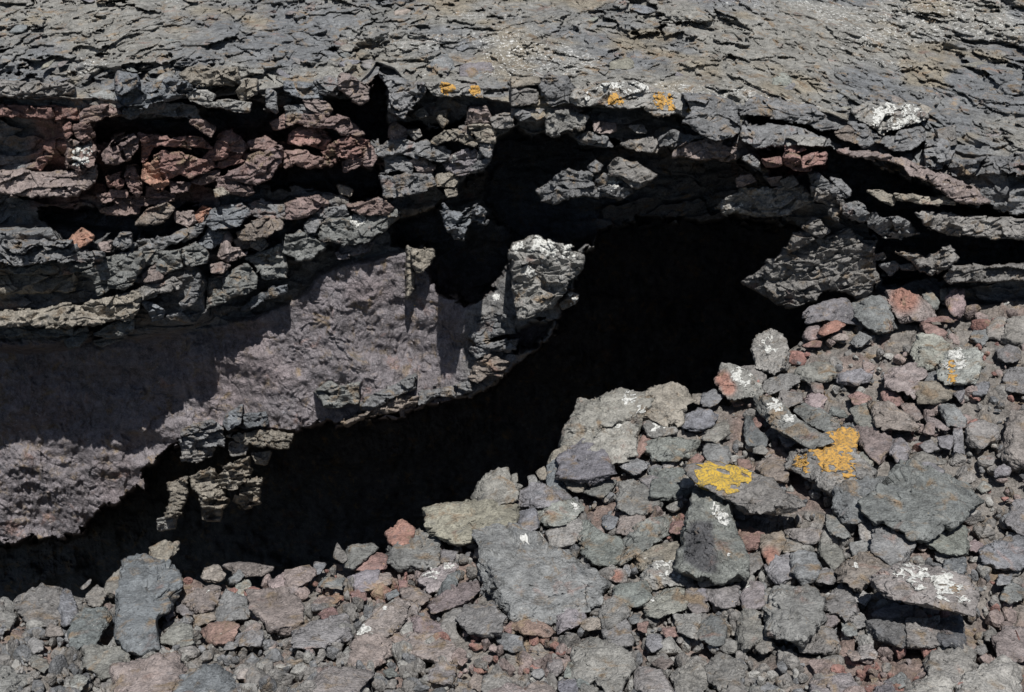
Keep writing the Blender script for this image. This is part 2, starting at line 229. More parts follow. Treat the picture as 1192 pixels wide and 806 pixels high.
RUB = """
H|g|o.1|360,640 400,590 470,560 560,550 600,600 640,640 640,680 560,670 480,650 390,670|dark grey boulder directly under the big hanging boulder
H|o|o.12|440,690 520,660 560,680 530,710 460,735 430,720|small bright orange-red stone just below the hanging boulder
H|g|o.1|600,580 680,550 770,540 800,620 830,690 740,720 660,660|
H|p|o.1 s880:540:70|800,510 870,500 950,540 1020,600 1010,640 940,650 870,660 820,600|grey boulder with a pink top right of the hanging boulder
H|w||980,520 1020,505 1060,560 1050,600 1000,590|
H|w||1070,500 1100,490 1110,550 1070,550|
H|p|o.1|1110,520 1190,490 1192,650 1130,620 1105,570|pinkish boulder at the right edge near the top of the rubble
H|r||950,680 1000,670 1100,720 1070,760 1000,730|
H|r|o.05|960,650 1100,640 1190,660 1190,680 1060,665 970,670|
X|l|o.12|1069,392 1088,391 1102,400 1100,415 1085,428 1068,424 1063,412|pale buff flat-faced block beside the white lichen boulder
X|l|o.12 c1114:418:12 c1102:424:8 z1108:424:5 z1108:436:7|1095,426 1102,413 1117,404 1135,406 1140,425 1132,444 1104,445 1095,439|boulder at right edge with white crust and orange lichen
X|l|c895:400:12 o.08|878,402 884,394 897,386 908,392 915,404 914,425 900,432 882,426|pale grey upright block on the crest at the right end of the cave
H|p||370,700 420,680 440,740 390,760 340,750|
H|p||480,740 560,730 600,760 500,765|
H|n||590,780 640,720 700,750 650,798|
H|r||340,790 400,765 440,770 430,798 350,798|
N|w|o.22 t.15 c200:320:45 c270:385:35|90,270 140,265 220,290 300,380 400,440 460,470 420,500 370,520 330,500 240,450 160,390 110,330|long raised slab streaked white casting a deep black shadow
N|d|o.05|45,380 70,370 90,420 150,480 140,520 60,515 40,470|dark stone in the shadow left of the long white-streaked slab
N|n|o.15 z560:490:85 z450:590:62 z560:610:62 z350:610:40 z600:670:34 z500:530:60|240,570 330,550 390,540 430,490 520,455 600,460 620,490 600,560 640,600 680,640 680,690 620,700 560,740 480,750 400,690 310,640 250,620|grey boulder covered with orange lichen
N|n||330,110 420,85 510,90 515,160 440,180 350,175 325,150|
N|n||520,150 640,120 700,130 690,180 620,200 540,190|
N|p||390,190 440,195 450,240 400,240|
N|k|o.1|700,290 800,300 900,370 935,410 920,435 800,430 745,410 720,350|long brown slab pointing right above the orange lichen boulder
N|p|o.1|800,210 790,150 830,120 900,100 970,120 990,150 940,190 950,240 920,270 880,230|reddish-brown angular block below the pale buff block
N|k|o.08|940,230 960,190 1060,190 1130,220 1110,270 1040,300 960,290|
N|g|o.05|330,290 440,330 480,370 600,390 610,440 540,440 460,440 380,400 310,340|long grey slab lying just above the white-streaked slab
N|w||600,330 680,300 720,400 700,440 640,420 620,380|
N|p||620,430 700,420 800,480 790,560 740,610 700,580 660,520|
N|g|o.05|810,490 860,485 900,540 890,610 850,620 810,560|
N|w||640,560 680,550 720,610 690,640 650,600|
N|r||760,240 830,240 870,290 830,310 770,280|
N|k||860,300 930,300 970,370 940,390 880,340|
N|p||970,360 1040,380 1110,430 1080,440 1000,400|
N|g|o.05|1060,310 1140,305 1190,370 1190,420 1110,410|
N|g||1150,190 1192,190 1192,330 1140,240|
N|g||1140,430 1180,420 1192,560 1140,550|
N|w||960,520 1020,490 1060,540 1000,555|
N|g||1060,480 1130,470 1120,540 1070,530|
N|w||0,110 90,105 150,150 120,200 60,150 0,140|
N|n||150,180 320,130 310,180 260,220 170,250 140,220|
N|w||230,230 330,250 330,290 260,320 220,290|
N|g|o.04|490,360 600,380 540,330 500,320|
X|g|o.12|974,570 991,561 1013,556 1028,558 1027,572 1012,585 1011,600 996,606 983,603 974,593|dark grey wedge between the orange lichen boulder and the big flat slab
X|g|o.15 f1.3|1051,541 1071,543 1091,556 1122,563 1130,585 1102,606 1091,613 1071,624 1058,618 1047,611 1031,606 1024,598 1013,593 1016,582 1040,560|big flat dark grey slab near the right edge
N|g||960,620 1010,610 1080,650 1070,690 1000,660|
N|w||880,560 980,560 1080,600 1060,620 940,620|
N|k||100,640 170,580 230,600 260,650 250,710 170,700|
N|r||0,590 60,600 70,640 0,640|
K|w|o.36 t.10 y200:140:48 y290:150:56 y345:148:34 y285:195:26 y170:120:20|145,110 250,100 385,140 440,160 480,205 560,240 640,290 650,330 620,340 500,300 420,270 360,270 300,230 270,215 200,180 160,150|slab topped with bright yellow lichen over a black gap
K|w|o.25 c245:262:30 c255:300:28 c235:235:22 c285:440:9 f.9 h1|160,215 190,190 230,195 270,240 280,300 320,400 325,480 250,510 150,490 110,460 125,380 150,300|pyramid-shaped rock with pitted dark face and white patch
K|g|o.05|0,120 130,120 145,170 110,220 0,220|
K|r||315,360 370,345 410,360 410,400 360,420 320,400|
K|k|o.08 s440:440:30|410,370 480,360 495,390 460,450 430,470 410,430|brown block with an orange foot under the yellow lichen slab
K|w|o.05|480,345 600,340 625,350 600,400 560,400|
K|w||495,380 560,400 550,420 490,430|
R|g|o.05|145,360 200,310 270,305 290,350 300,410 240,430 200,440|
R|b|o.1|290,310 350,280 410,310 430,370 390,430 340,450 290,380|blue-grey egg-shaped block right of the pyramid rock
R|w||430,380 490,380 520,410 500,450 430,440|
R|w|c515:335:14|420,240 480,250 540,280 550,330 500,380 470,340 430,290|
R|w||600,240 700,220 720,240 690,290 610,300|
R|k|o.1 c620:360:20|580,340 650,300 700,290 770,330 800,370 770,420 690,430 640,480 600,440 550,430 530,380|brownish slab dotted white left of the white-crusted boulder
R|g|o.1|740,170 820,150 930,200 920,250 890,300 890,350 810,360 760,310 710,280|
R|w|o.05|950,190 1080,160 1192,150 1192,290 1100,290 1000,240|
R|g||1100,330 1192,310 1192,400 1090,390|
R|g|o.12 f1.4|190,500 250,480 350,480 430,510 430,640 380,680 330,755 250,730 160,700 160,640|flat square grey slab near the bottom edge
R|w|o.35 t.12 c880:390:50 c950:420:60 c1080:450:70 c1160:500:60 c840:400:30|750,430 820,380 860,350 1000,370 1192,420 1230,500 1200,600 1050,570 920,550 820,510 760,480|long boulder with heavy white crust at the lower right edge
R|g||700,650 720,600 800,570 900,570 920,620 800,640 720,655|
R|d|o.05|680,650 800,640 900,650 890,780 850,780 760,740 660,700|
R|w|o.05|900,640 1050,640 1040,780 900,780|
R|d||1060,640 1180,630 1190,780 1050,780|
R|w||340,740 420,670 480,700 520,760 510,810 340,810|
R|w|c540:660:9|440,620 510,600 530,650 490,680 440,670|
R|g||550,660 620,670 620,720 560,720|
R|w|c560:550:12 c575:610:10|450,560 560,450 600,470 610,600 560,640 520,600 460,590|
R|l|o.05|640,130 690,100 740,160 740,220 650,230|
R|g||470,90 530,110 590,200 560,210 490,190|
R|r||0,180 40,170 120,180 130,220 60,260 0,240|
R|w||30,320 110,290 125,350 60,400 0,400 0,350|
R|w|c60:470:20|70,450 130,460 130,560 40,590 20,520|
R|w||0,600 100,610 140,700 60,780 0,780|
Q|b|o.08 f1.4|10,90 110,60 140,150 60,180 30,150|small dark blue-grey cube-like block above the white-streaked mound
Q|l|o.05 c340:40:25|130,60 250,30 330,10 370,60 280,130 220,140 140,120|
Q|n|o.04|350,150 400,130 480,200 570,220 570,340 430,330 380,280|
Q|n|o.08|570,240 720,120 830,110 840,180 740,240 650,300 590,330|long grey slab lying diagonally left of the pyramid rock
Q|p||560,180 580,100 690,80 700,120 640,190|
Q|r||830,150 900,110 930,150 900,190 840,180|
Q|t|o.05|640,340 760,260 860,240 900,310 860,330 780,340 700,380 660,370|
Q|l|o.05 c800:360:60 c870:410:30|700,400 760,350 860,350 930,400 920,460 820,460 740,480 700,440|pale lumpy boulder sprinkled white below the pyramid rock
L|m|o.05 c710:390:34 c680:370:22 c740:405:20|500,380 600,350 690,365 770,415 860,470 960,540 900,620 800,650 700,680 610,630 560,560 560,480 540,430|large low mauve-grey mound with a white streak near the bottom centre
Q|w|s555:410:28|480,370 590,380 600,440 530,440|stone bearing a round orange-pink spot
Q|n|o.05|560,470 700,450 720,520 680,570 600,560 530,510|
Q|m|o.05|470,600 540,520 620,580 600,630 490,690|
Q|w|o.05 c740:535:16 c850:560:8|710,560 860,480 920,500 900,580 780,620 720,610|
Q|m||220,600 360,580 380,650 250,700|
Q|r|o.03|0,610 120,640 230,700 180,730 0,690|
Q|w|o.08|990,410 1040,400 1192,420 1192,460 1080,455 1000,470|long bar-shaped stone lying flat under the pyramid rock
Q|w||1040,480 1192,460 1192,560 1100,570 1030,530|
Q|b||970,490 1030,480 1030,540 990,545|
Q|w|c950:440:16|930,420 990,430 980,480 1000,560 1040,570 960,600 920,560|
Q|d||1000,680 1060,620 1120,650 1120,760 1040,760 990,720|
Q|w||860,620 990,620 970,740 880,700|
Q|t||380,640 460,640 460,690 370,690|
Q|r||660,660 720,650 710,710 660,700|
Q|r||800,690 860,680 870,730 810,730|
Q|g||480,700 600,650 640,760 540,780|
L|t|o.15 t.5|320,270 360,260 440,250 560,240 630,260 620,330 560,350 440,390 360,360 330,310|broad rounded tan boulder on the crest above the orange-red stone
P|o|o.12|530,190 610,125 670,165 650,240 560,240|orange-red stone on the crest at centre
P|n|o.12|320,350 330,260 450,245 480,270 400,330 360,370|
P|w|o.15|250,310 270,245 300,280 320,320 300,340|thin upright splinter on the crest left of the orange-red stone
P|r|o.05|370,370 460,290 530,310 520,360 480,385 400,375|dusky red stone on the crest left of the orange-red stone
P|n|o.06|550,270 700,190 790,200 790,330 740,370 620,370 560,330|
P|p|o.08|0,385 130,360 145,410 60,470 0,480|
P|b|o.05|150,340 210,345 180,400 145,400|
P|g|o.08|210,420 300,425 290,480 230,470 170,460|
X|p|o.1|290,690 333,690 345,698 347,720 336,735 315,730 298,712|pink-mauve slab with a black crack on its right near bottom left
P|o||170,540 290,500 310,520 240,560|
P|p|o.08 c400:700:40 c520:575:12|380,720 480,600 580,540 640,560 620,640 560,700 440,740|large pink-tan boulder near the bottom edge left of the low mound
P|t||600,480 700,480 760,520 700,560 640,540|
P|p|o.05|770,560 870,470 990,450 1010,490 930,560 850,580 790,600|pink lumpy tongue left of the low mauve-grey mound
P|b|o.08|800,500 850,420 920,380 900,450 830,510|dark blue tilted slab beside the white-crusted stone
P|l|c760:400:50 c870:360:40|700,410 830,360 920,350 830,450 760,490|white-crusted stone left of the low mauve-grey mound
P|p|o.05|950,300 1090,220 1120,240 1040,310|
P|m|o.08|920,640 960,580 1080,570 1140,640 1110,710 1000,710 940,680|
P|r||1140,690 1192,650 1192,720|
P|g|o.05|60,700 300,620 340,740 200,780 60,780|
P|r||590,430 640,440 630,480 600,480|
P|b||530,510 580,480 600,510 540,540|small rounded grey cobble near the bottom left of centre
P|g||330,420 480,380 460,490 380,490|
P|p||440,420 540,400 550,450 450,480|
P|p||660,620 740,640 880,700 700,720|
P|p||640,560 700,570 690,620 660,690 620,640|
M|l|o.15 t.5 c620:270:40 c680:330:30|290,500 320,390 385,290 460,285 545,240 620,250 715,260 700,370 640,440 560,400 480,420 440,490 380,500 320,540|big pale domed boulder on the crest right of centre
M|l|o.1 c560:410:25|380,490 460,480 500,400 570,390 640,440 640,560 540,600 480,620|shell-shaped pale block leaning on the big domed boulder
M|b|o.12 f1.6|255,600 300,550 380,500 480,560 520,660 420,710 350,690 270,680|smooth blue-grey face below the big domed boulder
M|b|o.05|190,640 260,570 270,700 290,760 200,770 190,700|
M|t|o.05|170,610 220,560 300,510 300,550 240,590 200,640|
M|t||125,660 170,630 190,690 150,700|
M|w|o.05|85,690 120,680 135,730 100,760|
M|w|o.05|0,680 25,670 30,710 0,730|
M|t|o.05|270,680 380,690 420,720 370,760 310,750|
M|n||560,620 640,590 740,620 640,670|
M|t|o.12 t.4|715,370 700,290 740,230 850,205 900,230 950,290 900,310 890,380 830,410 780,390|tan boulder on the crest just right of the big domed boulder
M|l|o.08 c770:420:40|700,400 760,380 850,400 860,450 760,480 710,450|
M|g|o.06|870,400 980,330 1080,360 1040,420 960,440|
X|w|o.15 s841:442:9 s848:452:8 c865:438:12|836,444 843,426 860,430 872,436 885,455 880,461 868,460 855,463 845,458|red-and-white knob standing on the crest above the yellow lichen slab
M|g|o.08|1000,260 1060,230 1110,260 1070,300 1010,310|
M|t|o.05|950,250 1000,250 990,300 960,290|
M|n|o.06|690,520 780,490 980,500 1000,560 880,590 760,600|
M|w|o.04|680,700 780,690 900,700 880,790 760,790 730,740|
M|l|o.08|870,740 930,650 960,690 940,740|
M|r||900,640 980,560 1030,600 950,620|
M|n||370,760 470,720 560,700 480,790|
M|w||560,720 640,700 630,760 580,790|
M|w|o.04|1040,430 1130,400 1140,460 1080,500 1010,480|
M|r||640,560 690,470 740,480 690,560 650,600|
X|w|o.12 t.4|552,578 560,562 572,552 590,548 593,562 602,566 600,580 580,586 560,585|jagged upright cluster stone on the crest at centre right
X|g|o.08 t.1|592,580 625,565 660,574 662,582 640,590 600,588|
O|b|o.25 t.5 f.9|330,340 380,325 440,320 520,350 600,400 620,470 580,500 560,570 500,620 520,740 440,780 380,780 330,720 320,560|tall blue-grey boulder standing at the lower left
O|t|o.1 u2|490,345 500,270 550,235 570,250 610,235 620,270 580,300 550,345|small tan knob perched on the tall blue-grey boulder
O|b|o.1|0,470 50,500 90,600 60,650 0,680|
O|b|o.12|60,690 120,590 230,590 260,640 220,700 180,780 80,780|blue-grey rounded boulder in the bottom left corner
O|w|o.08|145,510 190,465 240,500 210,570 150,560|
O|w|o.12|110,470 160,420 160,450 120,490|
O|w|o.05|70,520 120,530 110,590 70,570|
O|w|o.08|250,440 320,360 320,470 280,520 240,500|
O|t|o.12|755,420 770,370 820,355 870,400 860,430 790,440|rounded tan cobble on the crest at lower left
O|p|o.12|850,360 960,340 1140,365 1150,400 1050,410 960,400 880,430|long pinkish flat stone on the crest at lower left
O|p|o.12 c780:490:14|640,540 720,490 820,460 830,520 800,580 720,600|pale pink angular block right of the tall blue-grey boulder
O|w|o.05|600,540 700,600 710,650 620,600|
O|g|o.05|820,580 880,500 990,540 1000,620 900,640 820,640|
O|b|o.1|900,420 960,370 980,390 930,460 900,460|
O|r|o.06|740,700 830,660 930,670 900,760 800,760|dark red block at the bottom edge right of the tall boulder
O|p||710,620 800,590 820,640 730,670|
O|w||530,760 600,670 680,680 700,760 640,780|
O|g||930,720 1060,700 1080,770 940,775|
O|p|o.05|1100,440 1192,390 1192,480 1120,480|
O|p|o.03|1000,530 1060,500 1060,560 1050,640 1000,620|
"""
# ---------------------------------------------------------------- survey: picture point + distance -> world point
SP, CP = math.sin(R(PITCH)), math.cos(R(PITCH))
def ray(px, py):
    u = (np.asarray(px, float)-596.0)/FPX; v = (403.0-np.asarray(py, float))/FPX
    return u, CP+v*SP, -SP+v*CP
def unproject(px, py, Y):
    dx, dy, dz = ray(px, py); k = np.asarray(Y, float)/dy
    return np.stack([dx*k, dy*k, CAMZ+dz*k], -1)
def project(P):
    x, y, z = P[..., 0], P[..., 1], P[..., 2]-CAMZ
    f = y*CP-z*SP; v = y*SP+z*CP
    return 596+FPX*x/f, 403-FPX*v/f
# ---------------------------------------------------------------- noise (numpy)
_T = np.random.default_rng(5).random((64, 64, 64)).astype(np.float32)*2-1
def vn(P):
    P = np.asarray(P, np.float32)
    i = np.floor(P).astype(np.int32); f = P-i; f = f*f*f*(f*(f*6-15)+10)
    a = i & 63; b = (a+1) & 63
    X0, Y0, Z0 = a[..., 0], a[..., 1], a[..., 2]; X1, Y1, Z1 = b[..., 0], b[..., 1], b[..., 2]
    fx, fy, fz = f[..., 0], f[..., 1], f[..., 2]
    c00 = _T[X0, Y0, Z0]*(1-fx)+_T[X1, Y0, Z0]*fx; c10 = _T[X0, Y1, Z0]*(1-fx)+_T[X1, Y1, Z0]*fx
    c01 = _T[X0, Y0, Z1]*(1-fx)+_T[X1, Y0, Z1]*fx; c11 = _T[X0, Y1, Z1]*(1-fx)+_T[X1, Y1, Z1]*fx
    return (c00*(1-fy)+c10*fy)*(1-fz)+(c01*(1-fy)+c11*fy)*fz
def fbm(P, n=4, gain=.5, ridged=False):
    s = 0; a = 1.0; t = 0; P = np.asarray(P, float)
    for k in range(n):
        v = vn(P*(2.03**k)+17.3*k)
        s = s+a*((1-2*np.abs(v)) if ridged else v); t += a; a *= gain
    return s/t
_J = np.random.default_rng(9).random((32, 32, 32, 3)).astype(np.float32)
def voro(P):
    """distance to the nearest and second nearest cell point, and the nearest cell's random value"""
    P = np.asarray(P, np.float32); i = np.floor(P).astype(np.int32); f = P-i
    d1 = np.full(P.shape[:-1], 9., np.float32); d2 = d1.copy(); cid = np.zeros(P.shape[:-1], np.float32)
    for dx in (-1, 0, 1):
        for dy in (-1, 0, 1):
            for dz in (-1, 0, 1):
                c = (i+(dx, dy, dz)) & 31; j = _J[c[..., 0], c[..., 1], c[..., 2]]
                v = j+(dx, dy, dz)-f; d = np.sqrt((v*v).sum(-1))
                n = d < d1
                d2 = np.where(n, d1, np.minimum(d2, d)); d1 = np.where(n, d, d1); cid = np.where(n, j[..., 0], cid)
    return d1, d2, cid
def facets(P, tilt=1.0, step=.5):
    """broken-rock relief: every cell is a plane of its own tilt and height"""
    P = np.asarray(P, np.float32); i = np.floor(P).astype(np.int32); f = P-i
    d1 = np.full(P.shape[:-1], 9., np.float32); h = np.zeros(P.shape[:-1], np.float32)
    for dx in (-1, 0, 1):
        for dy in (-1, 0, 1):
            for dz in (-1, 0, 1):
                c = (i+(dx, dy, dz)) & 31; j = _J[c[..., 0], c[..., 1], c[..., 2]]
                g = _J[(c[..., 0]+7) & 31, (c[..., 1]+3) & 31, c[..., 2]]*2-1
                v = f-j-(dx, dy, dz); d = (v*v).sum(-1); n = d < d1
                d1 = np.where(n, d, d1); h = np.where(n, (v*g).sum(-1)*tilt+(j[..., 1]-.5)*step, h)
    return h
def sstep(a, b, x):
    t = np.clip((x-a)/(b-a), 0, 1); return t*t*(3-2*t)
def seg_dist(px, py, poly, closed=True):
    """signed distance in pixels, positive inside"""
    pts = np.asarray(poly, float); n = len(pts); d = np.full(px.shape, 1e9); inside = np.zeros(px.shape, bool)
    for k in range(n if closed else n-1):
        ax, ay = pts[k]; bx, by = pts[(k+1) % n]
        ex, ey = bx-ax, by-ay; L = ex*ex+ey*ey+1e-9
        t = np.clip(((px-ax)*ex+(py-ay)*ey)/L, 0, 1)
        d = np.minimum(d, np.hypot(px-ax-t*ex, py-ay-t*ey))
        if closed and ay != by:
            c = ((ay > py) != (by > py)) & (px < (bx-ax)*(py-ay)/(by-ay)+ax); inside ^= c
    return np.where(inside, d, -d) if closed else d
def tps(ctrl, lam=1e-3):
    C = np.array(ctrl, float); X = C[:, :2]/100.; v = C[:, 2]; n = len(C)
    def U(r): return np.where(r > 0, r*r*np.log(r+1e-12), 0)
    K = U(np.linalg.norm(X[:, None]-X[None], axis=-1))+lam*np.eye(n)
    Pm = np.hstack([np.ones((n, 1)), X]); A = np.block([[K, Pm], [Pm.T, np.zeros((3, 3))]])
    s = np.linalg.solve(A, np.concatenate([v, np.zeros(3)]))
    def f(px, py):
        px = np.asarray(px, float)/100.; py = np.asarray(py, float)/100.; o = s[n]+s[n+1]*px+s[n+2]*py
        for k in range(n): o = o+s[k]*U(np.hypot(px-X[k, 0], py-X[k, 1]))
        return o
    return f
# ---------------------------------------------------------------- mesh helpers
def mesh_np(name, V, F, mat, smooth=True, attrs=None):
    me = bpy.data.meshes.new(name); F = np.asarray(F, np.int32); k = F.shape[1]
    me.vertices.add(len(V)); me.vertices.foreach_set('co', np.ascontiguousarray(V, np.float32).ravel())
    me.loops.add(F.size); me.loops.foreach_set('vertex_index', F.ravel())
    me.polygons.add(len(F)); me.polygons.foreach_set('loop_start', np.arange(0, F.size, k, dtype=np.int32))
    me.polygons.foreach_set('loop_total', np.full(len(F), k, np.int32))
    me.update(calc_edges=True); me.validate()
    me.polygons.foreach_set('use_smooth', np.full(len(me.polygons), smooth))
    for an, arr in (attrs or {}).items():
        a = me.attributes.new(an, 'FLOAT_COLOR', 'POINT')
        b = np.ones((len(V), 4), np.float32); b[:, :arr.shape[1]] = arr; a.data.foreach_set('color', b.ravel())
    me.materials.append(mat); return me
def link(name, me, **props):
    o = bpy.data.objects.new(name, me); COL.objects.link(o)
    for k, v in props.items(): o[k] = v
    return o
def grid_faces(nr, nc):
    i = np.arange(nr*nc).reshape(nr, nc)
    return np.stack([i[:-1, :-1], i[1:, :-1], i[1:, 1:], i[:-1, 1:]], -1).reshape(-1, 4)
_ICO = {}
def ico(level):
    if level not in _ICO:
        bm = bmesh.new(); bmesh.ops.create_icosphere(bm, subdivisions=level, radius=1.0)
        bm.verts.ensure_lookup_table()
        _ICO[level] = (np.array([v.co[:] for v in bm.verts]), np.array([[v.index for v in f.verts] for f in bm.faces])); bm.free()
    return _ICO[level]
# ---------------------------------------------------------------- materials
def lava_material(name, col_source, rough_bump=1.0, speck=0.5):
    m = bpy.data.materials.new(name); m.use_nodes = True; n = m.node_tree; N = n.nodes; L = n.links; N.clear()
    out = N.new('ShaderNodeOutputMaterial'); b = N.new('ShaderNodeBsdfPrincipled'); L.new(b.outputs[0], out.inputs[0])
    b.inputs['Roughness'].default_value = .93
    if 'Specular IOR Level' in b.inputs: b.inputs['Specular IOR Level'].default_value = .25
    geo = N.new('ShaderNodeNewGeometry'); P = geo.outputs['Position']
    def noise(scale, detail=5, rough=.6, vec=P, dist=0):
        t = N.new('ShaderNodeTexNoise'); t.inputs['Scale'].default_value = scale; t.inputs['Detail'].default_value = detail
        t.inputs['Roughness'].default_value = rough; t.inputs['Distortion'].default_value = dist; L.new(vec, t.inputs['Vector']); return t.outputs['Fac']
    def ramp(src, a, b_, lo=0., hi=1.):
        r = N.new('ShaderNodeMapRange'); r.inputs[1].default_value = a; r.inputs[2].default_value = b_
        r.inputs[3].default_value = lo; r.inputs[4].default_value = hi; r.interpolation_type = 'SMOOTHSTEP'; L.new(src, r.inputs[0]); return r.outputs[0]
    def mth(op, x, y):
        r = N.new('ShaderNodeMath'); r.operation = op
        for k, v in enumerate((x, y)):
            if v is None: continue
            if hasattr(v, 'links'): L.new(v, r.inputs[k])
            else: r.inputs[k].default_value = v
        return r.outputs[0]
    def mix(f, A, B, mode='MIX'):
        r = N.new('ShaderNodeMix'); r.data_type = 'RGBA'; r.blend_type = mode
        for k, v in ((0, f), (6, A), (7, B)):
            if hasattr(v, 'links'): L.new(v, r.inputs[k])
            elif k == 0: r.inputs[k].default_value = v
            else: r.inputs[k].default_value = (*v, 1)
        return r.outputs[2]
    if col_source == 'object':
        oi = N.new('ShaderNodeObjectInfo'); base = oi.outputs['Color']
    else:
        at = N.new('ShaderNodeAttribute'); at.attribute_name = 'pigment'; base = at.outputs['Color']
    mk = N.new('ShaderNodeAttribute'); mk.attribute_name = 'marks'
    sp = N.new('ShaderNodeSeparateColor'); L.new(mk.outputs['Color'], sp.inputs[0])
    big = noise(3.2, 6, .62); mid = noise(14, 7, .68); fine = noise(75, 5, .72); hue = noise(6.5, 6, .62, dist=.6)
    c = mix(ramp(hue, .53, .70), base, (.19, .145, .10))                      # brownish dust and weathering
    r1 = N.new('ShaderNodeMixRGB'); 
    c = mix(ramp(noise(4.4, 6, .6, dist=.4), .60, .72, 0, .55), c, (.21, .125, .10))   # faint oxide blush
    c = mix(ramp(noise(9.0, 6, .65), .56, .74, 0, .5), c, (.095, .105, .115))
    g = mth('ADD', mth('MULTIPLY', ramp(big, .3, .7), .35), mth('MULTIPLY', ramp(mid, .25, .75), .75))
    g = mth('ADD', g, mth('MULTIPLY', ramp(fine, .2, .8), .85))
    gm = N.new('ShaderNodeMix'); gm.data_type = 'RGBA'; gm.blend_type = 'MULTIPLY'; gm.inputs[0].default_value = 1
    cc = N.new('ShaderNodeCombineColor'); [L.new(g, cc.inputs[k]) for k in range(3)]
    L.new(c, gm.inputs[6]); L.new(cc.outputs[0], gm.inputs[7]); c = gm.outputs[2]
    N.remove(r1)
    # pale mineral flecks
    fl = mth('MULTIPLY', ramp(noise(48, 3, .5), .66, .72), ramp(noise(5, 4, .6), .45, .62))
    c = mix(mth('MULTIPLY', fl, speck), c, (.55, .54, .50))
    # white crust (G), orange lichen (R), yellow lichen (B) patches, ragged by noise
    rag = noise(26, 6, .72); rag2 = noise(60, 4, .7)
    def patch(ch, lo):
        return ramp(mth('ADD', sp.outputs[ch], mth('MULTIPLY', mth('SUBTRACT', mth('ADD', mth('MULTIPLY', rag, .6), mth('MULTIPLY', rag2, .4)), .5), 3.2)), lo, lo+.13)
    c = mix(mth('MULTIPLY', patch(1, .62), .9), c, mix(rag, (.36, .36, .34), (.80, .80, .77)))
    c = mix(patch(0, .50), c, mix(ramp(rag2, .3, .7), (.46, .19, .035), (.74, .36, .06)))
    c = mix(patch(2, .50), c, mix(ramp(rag2, .3, .7), (.50, .30, .03), (.82, .55, .06)))
    L.new(c, b.inputs['Base Color'])
    # bump: pits, grain, lumps
    vo = N.new('ShaderNodeTexVoronoi'); vo.inputs['Scale'].default_value = 55; L.new(P, vo.inputs['Vector'])
    h = mth('ADD', mth('MULTIPLY', noise(22, 8, .66), .020), mth('MULTIPLY', noise(90, 5, .7), .006))
    h = mth('ADD', h, mth('MULTIPLY', ramp(vo.outputs['Distance'], .1, .6), .004))
    # narrow cracks
    cr = noise(7, 6, .6, dist=.5)
    crack = mth('SUBTRACT', 1.0, ramp(mth('ABSOLUTE', mth('SUBTRACT', cr, .5), None), 0, .018))
    h = mth('SUBTRACT', h, mth('MULTIPLY', crack, .003))
    bp = N.new('ShaderNodeBump'); bp.inputs['Distance'].default_value = 1.0*rough_bump; bp.inputs['Strength'].default_value = 1.0
    L.new(h, bp.inputs['Height']); L.new(bp.outputs[0], b.inputs['Normal'])
    return m
def crust_material(name, c1, c2):
    m = bpy.data.materials.new(name); m.use_nodes = True; n = m.node_tree; N = n.nodes; L = n.links
    b = N['Principled BSDF']; b.inputs['Roughness'].default_value = .95
    g = N.new('ShaderNodeNewGeometry'); t = N.new('ShaderNodeTexNoise'); t.inputs['Scale'].default_value = 55; t.inputs['Detail'].default_value = 6; t.inputs['Roughness'].default_value = .7
    L.new(g.outputs['Position'], t.inputs['Vector']); r = N.new('ShaderNodeValToRGB'); L.new(t.outputs['Fac'], r.inputs[0])
    r.color_ramp.elements[0].position = .40; r.color_ramp.elements[0].color = (*c1, 1); r.color_ramp.elements[1].position = .54; r.color_ramp.elements[1].color = (*c2, 1)
    L.new(r.outputs[0], b.inputs['Base Color']); bp = N.new('ShaderNodeBump'); bp.inputs['Distance'].default_value = .012
    L.new(t.outputs['Fac'], bp.inputs['Height']); L.new(bp.outputs[0], b.inputs['Normal']); return m
CRUST = [crust_material('orange_lichen', (.17, .125, .07), (.48, .27, .06)), crust_material('white_crust', (.22, .22, .205), (.56, .56, .53)), crust_material('yellow_lichen', (.17, .14, .07), (.49, .32, .045))]
MAT_ROCK = lava_material('lava_rock', 'object')
MAT_WALL = lava_material('lava_wall', 'pigment')
# ---------------------------------------------------------------- surveyed surfaces
def plateau_z(x): return -0.35*sstep(1.6, 4.2, np.asarray(x, float))
LIP = [(-400,118),(-150,115),(70,112),(140,118),(200,105),(250,112),(330,100),(420,95),(440,72),(460,78),(480,98),(510,98),(560,112),(600,122),
       (625,140),(670,125),(750,126),(790,134),(830,150),(850,160),(868,130),(900,122),(960,132),(1010,148),(1050,150),(1080,165),(1122,178),(1350,205),(1700,215)]
def lip_y(px): return np.interp(px, [p[0] for p in LIP], [p[1] for p in LIP])
def plateau_Y(px, py):
    dx, dy, dz = ray(px, py); Y = np.full(np.shape(dx*dz), 10.0)
    for _ in range(8):
        k = Y/dy; Y = (plateau_z(dx*k)-CAMZ-.17*9.6)/(np.minimum(dz, -.03)/dy-.17)
    return Y
ctrl = [(x, y, float(plateau_Y(x, y))) for x, y in LIP[1:-1:2]]
